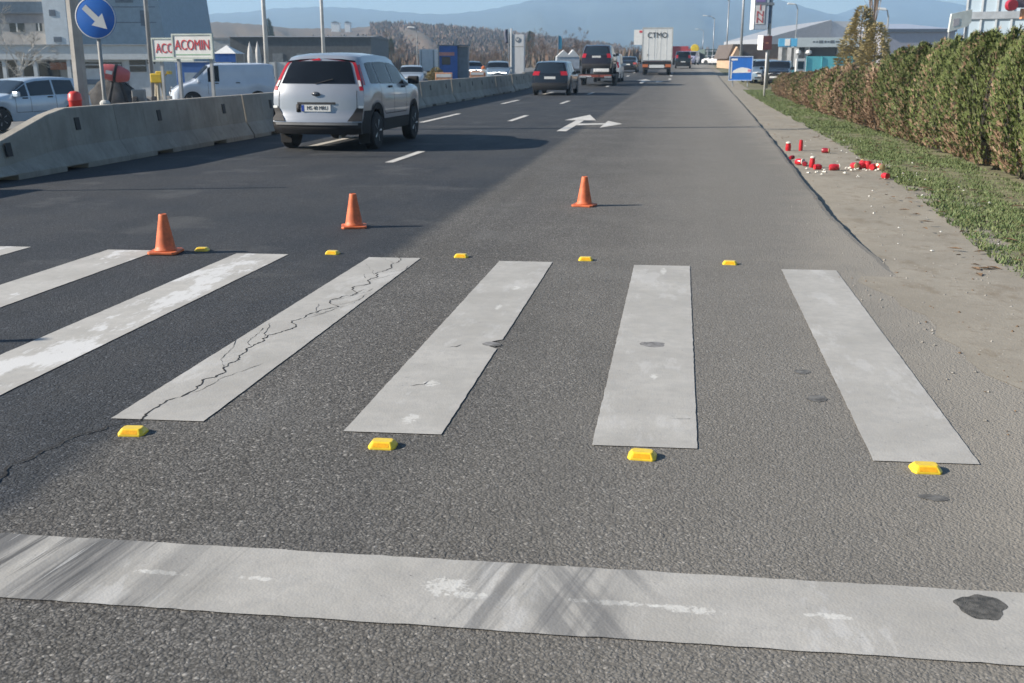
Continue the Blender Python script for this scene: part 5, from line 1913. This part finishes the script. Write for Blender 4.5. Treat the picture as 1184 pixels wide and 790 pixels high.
while Y > 10.6:
    X = interp([(10, 4.86), (14.5, 4.76), (17.5, 4.62), (23.8, 4.62)], Y) + rnd.uniform(-.07, .07)
    hs = interp([(10, 1.10), (14.5, 1.06), (18, 1.0), (21, .96), (23.8, .92)], Y) * rnd.uniform(.985, 1.02)
    t = thing('thuja_shrub', ordn[i] + ' tall green thuja counted from where the browned low shrubs end', 'shrub', (X, Y, -.04), rnd.uniform(0, 6.28), 'tall green thujas of the hedge', (rnd.uniform(.84, .97),) * 2 + (hs,))
    t.rotation_euler = (rnd.uniform(-.06, .06), rnd.uniform(-.06, .06), t.rotation_euler[2])
    for me, nm in ((GREEN[i % 4], 'foliage'), (STEM, 'stem')):
        o = bpy.data.objects.new(nm, me); col.objects.link(o); o.parent = t
    Y -= rnd.uniform(.62, .78)
    i += 1
Y = 24.5
i = 0
pat = [1, 3, 2, 0, 2, 4, 3, 1, 0, 2, 3, 0, 4, 1, 3]
desc = {0: 'dull green and brown', 1: 'half brown', 2: 'greenish brown', 3: 'mostly browned', 4: 'green'}
while Y < 51.5:
    X = interp([(24, 4.60), (34, 4.50), (52, 4.78)], Y) + rnd.uniform(-.06, .06)
    hs = interp([(24, 1.0), (30, .95), (38, .82), (52, .68)], Y) * rnd.uniform(.96, 1.05)
    k = pat[i % len(pat)]
    t = thing('thuja_shrub', ordn[i] + ' low shrub past the tall green hedge, a ' + desc[k] + ' one', 'shrub', (X, Y, -.04), rnd.uniform(0, 6.28), 'low browned thujas of the hedge', (rnd.uniform(.95, 1.1),) * 2 + (hs,))
    for me, nm in ((BROWNS[k], 'foliage'), (STEM, 'stem')):
        o = bpy.data.objects.new(nm, me); col.objects.link(o); o.parent = t
        if nm == 'stem':
            o.scale = (1, 1, .7)
    Y += rnd.uniform(.70, .86)
    i += 1

# ------------------------------------------------------------------ trees
def bare_tree_meshes(seed, h, spread=.5, depth=4, upright=False):
    rnd = random.Random(seed)
    tr, cr = MB(), MB()

    def twig(p, d, L):
        side = d.orthogonal().normalized()
        w = .012 * h / 6
        q = p + d * L
        cr.add([p - side * w, p + side * w, q], [(0, 1, 2)])
        s2 = d.cross(side)
        cr.add([p - s2 * w, p + s2 * w, q], [(0, 1, 2)])

    def grow(p, d, L, r, lv):
        q = p + d * L
        (tr if lv <= 1 else cr).tube(p, q, r, r * .62, 5 if lv < 2 else 3, False)
        if lv >= depth:
            for _ in range(9):
                e = (d + Vector((rnd.gauss(0, .5), rnd.gauss(0, .5), rnd.gauss(.15, .35)))).normalized()
                twig(p + (q - p) * rnd.random(), e, L * rnd.uniform(.5, 1.0))
            return
        n = 3 if lv else (6 if not upright else 9)
        for i in range(n):
            s_ = rnd.uniform(.35, 1) if lv else rnd.uniform(.3, 1)
            a = rnd.uniform(0, 6.28)
            k = spread * rnd.uniform(.6, 1.3)
            o_ = d.orthogonal().normalized()
            e = (Matrix.Rotation(a, 3, d) @ o_) * k + d
            if upright:
                e.z += .9
            e.normalize()
            grow(p + (q - p) * s_, e, L * rnd.uniform(.5, .75), r * .5 * (1.1 - .3 * s_), lv + 1)

    grow(Vector((0, 0, -.1)), Vector((0, 0, 1)), h * (.55 if not upright else .7), h * (.022 if not upright else .011), 0)
    return tr.mesh('trunk', M_BARK), cr.mesh('crown', M_TWIG, fix=False)


BARE = [bare_tree_meshes(s_, 8, .75) for s_ in (3, 5, 9)]
POPLAR = bare_tree_meshes(21, 9, .22, 3, True)


def plant_tree(name, label, meshes, loc, k, rz, group=None, cat='tree'):
    t = thing(name, label, cat, loc, rz, group, (k, k, k))
    for me, nm in zip(meshes, ('trunk', 'crown')):
        o = bpy.data.objects.new(nm, me); col.objects.link(o); o.parent = t
    return t


rnd = random.Random(91)
specs = [(610, 175, 38), (619, 190, 34), (628, 180, 40), (637, 185, 45), (655, 200, 42), (663, 190, 38), (671, 195, 39), (679, 205, 41), (686, 200, 46), (693, 215, 50), (716, 240, 50), (724, 250, 47), (731, 245, 46), (738, 260, 52),
         (545, 160, 58), (553, 165, 55), (562, 170, 54), (571, 175, 56), (580, 160, 52), (388, 160, 45), (402, 150, 42), (418, 165, 44), (436, 158, 40), (455, 170, 42)]
marks = ['just right of the tall pale pylon', 'second right of the tall pale pylon', 'third right of the tall pale pylon', 'left of the turquoise flag', 'right of the turquoise flag', 'above the left end of the dark off-roader', 'above the middle of the dark off-roader',
         'above the right end of the dark off-roader', 'second past the dark off-roader', 'last of the brown clump before the gap', 'first of the clump left of the box truck', 'second of the clump left of the box truck', 'third of the clump left of the box truck', 'directly left of the box truck',
         'first right of the blue kiosk', 'second right of the blue kiosk', 'third right of the blue kiosk', 'fourth right of the blue kiosk', 'just left of the tall pale pylon', 'first right of the white street pole', 'second right of the white street pole', 'above the people carrier roof', 'above the people carrier bonnet', 'left of the oncoming silver blue car']
for (px, d, ytop), mk in zip(specs, marks):
    p = gat(px, d)
    hz = at(px, ytop, d).z - p.z
    plant_tree('bare_tree', 'bare brown tree ' + mk, rnd.choice(BARE), p, max(.35, hz / 8.6), rnd.uniform(0, 6.28), 'bare winter trees beyond the traffic')
# poplar and conifer right
p = gat(1004, 62)
plant_tree('bare_poplar', 'bare pale poplar behind the hedge, taller than the conifer beside it', POPLAR, p, .85, 0)
# small ornamental tree in front of the office block
p = gat(22, 58)
t = plant_tree('ornamental_tree', 'small leafless tree with sunlit paleness in its bark colour, in front of the office block', BARE[1], p, .50, 1.0)
M_SUNBARK = mat('sunlit bark', (.50, .48, .44), .8, var=.15)  # sunlight on the branches is put into this pale colour
for ch in t.children:
    ch.data = ch.data.copy(); ch.data.materials.clear(); ch.data.materials.append(M_SUNBARK)


def conifer(label, px, d, ytop, r, m, seed, name='conifer', bare_base=.1):
    rnd = random.Random(seed)
    p = gat(px, d)
    h = at(px, ytop, d).z - p.z
    t = thing(name, label, 'tree', p, 0)
    g = MB(); g.tube((0, 0, -.1), (0, 0, h * .9), h * .018, h * .004, 7, False); g.build('trunk', M_BARK, t)
    g = MB()
    for i in range(5200):
        k = rnd.random() ** .75
        k = bare_base + (1 - bare_base) * (1 - k)
        a = rnd.uniform(0, 6.28)
        rr = r * min(1, .35 + k * 2.2) * (1 - k) ** .5 * (1 + .25 * math.sin(a * 3 + k * 9) + .15 * math.sin(a * 5 - k * 23)) * (1 - .5 * rnd.random() ** 2)
        c = Vector((rr * math.cos(a), rr * math.sin(a), k * h))
        d_ = Vector((math.cos(a), math.sin(a), rnd.uniform(-.3, .7))).normalized()
        s_ = Vector((rnd.uniform(-1, 1), rnd.uniform(-1, 1), rnd.uniform(-1, 1))).normalized()
        L = rnd.uniform(.12, .26) * max(.5, h / 5)
        g.add([c - s_ * L * .3, c + s_ * L * .3, c + d_ * L], [(0, 1, 2)])
    g.build('crown', m, t, fix=False)
    return t


M_YG = leaf_material('yellow green needles', (.33, .27, .13), (.38, .31, .16), (.25, .22, .10), .1)
M_DG = leaf_material('dark needles', (.07, .10, .045), (.10, .12, .05), (.06, .085, .04), .1)
conifer('tall olive conifer behind the hedge next to the bare poplar', 991, 60, 7, 1.25, M_YG, 1)
conifer('small dark olive conifer right of the bare poplar', 1009, 59, 26, 1.2, M_YG, 2)
conifer('small dark tree on the hill ridge beside the white street pole', 313, 330, 22, 2.2, M_DG, 3)
conifer('low yellow green bush below the blue kiosk', 504, 84, 78, .8, M_YG, 4, 'bush', 0.)
conifer('small distant dark tree above the lamp beyond the silver blue car', 453, 240, 45, .9, M_DG, 5)
conifer('slim distant tree standing right of the pale pylon', 613, 330, 36, 1.6, M_DG, 6)

# ------------------------------------------------------------------ hills and mountains
M_HILL = nodes_of('brown hill slope')
m_, nt_, bs_ = M_HILL
v_ = coords(nt_)
nA = noise(nt_, v_, .012, 6, .6)
nB = noise(nt_, v_, .06, 6, .7)
c_ = mixc(nt_, ramp(nt_, nA, .35, .65), (.155, .105, .075), (.12, .092, .062))
c_ = mixc(nt_, ramp(nt_, nB, .5, .7), c_, (.13, .10, .08))
nt_.links.new(c_, bs_.inputs['Base Color'])
bs_.inputs['Roughness'].default_value = 1
M_HILL = m_
M_MTN = mat('far forest slope', (.045, .055, .045), 1., var=.35, vscale=.006)


def ridge(name, prof, d0, d1, m, seed, amp, x_step=6, back=400):
    """a real slope: foot at distance d0, crest at d1 with its skyline height"""
    rnd = random.Random(seed)
    g = MB()
    px = prof[0][0]
    cols = []
    while px <= prof[-1][0]:
        cols.append(px)
        px += x_step
    ph = [rnd.uniform(0, 6.28) for _ in range(8)]
    rows = []
    K = [0, .12, .25, .4, .55, .7, .82, .92, 1.0]
    for k in K:
        row = []
        for px in cols:
            d = lerp(d0, d1, k)
            crest = at(px, interp(prof, px), d1)
            p = at(px, 70, d)
            hgt = max(2, crest.z)
            e = k ** 1.15
            nz = sum(math.sin(px * f_ + ph[i] + k * q_) * a_ for i, (f_, q_, a_) in enumerate(((.035, 3, 1), (.08, 6, .6), (.17, 9, .35), (.31, 5, .2)))) * amp
            row.append((p.x, p.y, -3 + (hgt + 3) * e + nz * math.sin(math.pi * k) + (amp * .12 * math.sin(px * .5 + ph[5]) if k == 1 else 0)))
        rows.append(row)
    rows.append([(p.x + 0, p.y, -3) for p in (at(px, 70, d1 + back) for px in cols)])
    g.grid(rows)
    return structure(name, g, m, True)


ridge('hill', [(-250, 34), (100, 32), (190, 27), (255, 25.5), (300, 28.5), (340, 33), (400, 33), (440, 30), (470, 30), (520, 33), (570, 38), (620, 44), (680, 52), (760, 62), (840, 66)], 300, 680, M_HILL, 3, 2.2)
ridge('mountain', [(-400, 20), (0, 24), (120, 18), (230, 17), (290, 14), (320, 10), (370, 8), (410, 9), (440, 12), (490, 16), (520, 16.5), (560, 12), (600, 4), (640, -6), (700, -14), (770, -20), (830, -17), (870, -8), (905, 2), (940, 12), (960, 17), (1000, 26), (1100, 36), (1300, 50)], 1600, 3000, M_MTN, 5, 10, 8, 600)
ridge('mountain', [(820, 60), (900, 34), (960, 18), (985, 9), (1010, 0), (1050, -4), (1080, 1), (1115, 7), (1160, 13), (1260, 16), (1500, 26)], 2200, 3500, M_MTN, 9, 9, 8, 500)
ridge('hill', [(800, 66), (850, 55), (890, 46), (960, 42), (1100, 48), (1400, 56)], 420, 800, M_HILL, 13, 2.0)

# leafless woodland over the brown hill
rnd = random.Random(19)
g = MB()
for i in range(7000):
    px = rnd.uniform(330, 720)
    k = rnd.random()
    if px < 430 and k > .6:
        continue
    d = lerp(320, 690, k)
    prof = [(190, 27), (255, 25.5), (300, 28.5), (340, 33), (400, 33), (440, 30), (470, 30), (520, 33), (570, 38), (620, 44), (680, 52), (760, 62)]
    crest = at(px, interp(prof, px), 680).z
    p = at(px, 70, d)
    z = -3 + (crest + 3) * ((d - 300) / 380) ** 1.15 - .6
    h = rnd.uniform(2.0, 4.6)
    for _ in range(7):
        a = rnd.uniform(0, 6.28)
        r_ = rnd.uniform(.2, 1.3)
        w = rnd.uniform(.25, .7)
        c_, s_ = math.cos(a), math.sin(a)
        b = Vector((p.x + c_ * r_, p.y + s_ * r_, z))
        tip = b + Vector((c_ * r_ * .5, s_ * r_ * .5, h * rnd.uniform(.6, 1)))
        mid = (b + tip) / 2 + Vector((0, 0, h * .12))
        g.add([b, mid + Vector((-s_, c_, 0)) * w, tip, mid - Vector((-s_, c_, 0)) * w], [(0, 1, 2, 3)], rnd.choice((0, 0, 1)))
M_WOOD1 = mat('far bare woodland', (.17, .115, .085), 1, var=.35, vscale=.05)
M_WOOD2 = mat('far dull woodland', (.12, .095, .065), 1, var=.35, vscale=.05)
tag(g.build('woodland', [M_WOOD1, M_WOOD2], fix=False), 'leafless brown woodland covering the hill beyond the traffic', 'woodland', kind='stuff')
# roadside scrub masses far right of the truck and along the left yard
g = MB()
for i in range(1500):
    if i < 700:
        px, d = rnd.uniform(786, 850), rnd.uniform(200, 330)
    else:
        px, d = rnd.uniform(380, 740), rnd.uniform(190, 300)
    p = gat(px, d)
    h = rnd.uniform(1.5, 4.2)
    for _ in range(6):
        a = rnd.uniform(0, 6.28); r_ = rnd.uniform(.1, 1.0); w = rnd.uniform(.15, .4)
        c_, s_ = math.cos(a), math.sin(a)
        b = Vector((p.x + c_ * r_, p.y + s_ * r_, p.z - .3)); tip = b + Vector((c_ * .5, s_ * .5, h * rnd.uniform(.5, 1))); mid = (b + tip) / 2
        g.add([b, mid + Vector((-s_, c_, 0)) * w, tip, mid - Vector((-s_, c_, 0)) * w], [(0, 1, 2, 3)], rnd.choice((0, 1)))
tag(g.build('scrub', [M_WOOD1, M_WOOD2], fix=False), 'brown winter scrub along the far road sides', 'scrub', kind='stuff')
# two white buildings on the hill
for px, w_, lab in ((390, 4.6, 'white building on the hill ridge, the wider of two'), (404, 3.2, 'white building on the hill ridge, the narrower of two')):
    f = Fr(px, 640)
    f.base.z = at(px, 32.5, 640).z
    t = f.thing('hill_house', lab, 'house', 'white houses on the hill')
    g = MB(); g.box(-w_ / 2, w_ / 2, 0, 5, -4, 3.0); g.build('wall', mat('bright white render', (.8, .8, .78), .7, var=.03), t)
    g = MB(); g.prism([(-w_ / 2 - .3, 3.0), (w_ / 2 + .3, 3.0), (0, 3.9)], 'y', -.3, 5.3); g.build('roof', M_SLATE, t)

# ------------------------------------------------------------------ haze
HAZE_D = 1 / 2500
hz = MB(); hz.box(-3200, 3200, -70, 4150, -4.5, 285)
hm = bpy.data.materials.new('blue air'); hm.use_nodes = True
nt_ = hm.node_tree; nt_.nodes.remove(nt_.nodes['Principled BSDF'])
pv = nt_.nodes.new('ShaderNodeVolumePrincipled')
pv.inputs['Color'].default_value = (.50, .74, 1., 1)
pv.inputs['Density'].default_value = HAZE_D
pv.inputs['Anisotropy'].default_value = .1
nt_.links.new(pv.outputs[0], nt_.nodes['Material Output'].inputs['Volume'])
o = hz.build('haze', hm)
tag(o, 'thin bluish air between the camera and the mountains', 'haze', kind='stuff')

# ------------------------------------------------------------------ light
SUN_EL, SUN_A = R(27), R(15.5)        # shadows fall to the right, slightly away
dvec = Vector((math.cos(SUN_A) * math.cos(SUN_EL), math.sin(SUN_A) * math.cos(SUN_EL), -math.sin(SUN_EL)))
sun = bpy.data.lights.new('sun', 'SUN')
sun.energy = 4.8
sun.angle = R(.53)
sun.color = (1., .91, .79)
so = bpy.data.objects.new('sun', sun)
col.objects.link(so)
so.rotation_euler = dvec.to_track_quat('-Z', 'Y').to_euler()
so.location = (-40, -8, 30)

w = bpy.data.worlds.new('World')
sc.world = w
w.use_nodes = True
nt = w.node_tree
bg = nt.nodes['Background']
sky = nt.nodes.new('ShaderNodeTexSky')
sky.sky_type = 'NISHITA'
sky.sun_disc = False
sky.sun_elevation = SUN_EL
sky.sun_rotation = math.atan2(-dvec.x, -dvec.y) % (2 * math.pi)
sky.altitude = 600
sky.air_density = 1.3
sky.dust_density = .25
sky.ozone_density = 4.5
nt.links.new(sky.outputs[0], bg.inputs[0])
bg.inputs[1].default_value = .06

# ------------------------------------------------------------------ camera and render settings
cam = bpy.data.cameras.new('camera')
co = bpy.data.objects.new('camera', cam)
col.objects.link(co)
co.location = (0, 0, EYE)
co.rotation_euler = (math.pi / 2 - TH, 0, PSI)
cam.sensor_width = 36
cam.lens = F0 / W0 * 36
cam.clip_start = .05
cam.clip_end = 20000
cam.dof.use_dof = True
cam.dof.focus_distance = 4.6
cam.dof.aperture_fstop = 8
sc.camera = co
sc.view_settings.view_transform = 'Standard'
sc.view_settings.look = 'None'
sc.view_settings.gamma = 1
sc.view_settings.exposure = .9
sc.view_settings.use_curve_mapping = False
sc.render.engine = 'CYCLES'
sc.cycles.use_denoising = True
sc.cycles.max_bounces = 6
sc.cycles.diffuse_bounces = 3
sc.cycles.volume_bounces = 4
sc.cycles.sample_clamp_indirect = 6
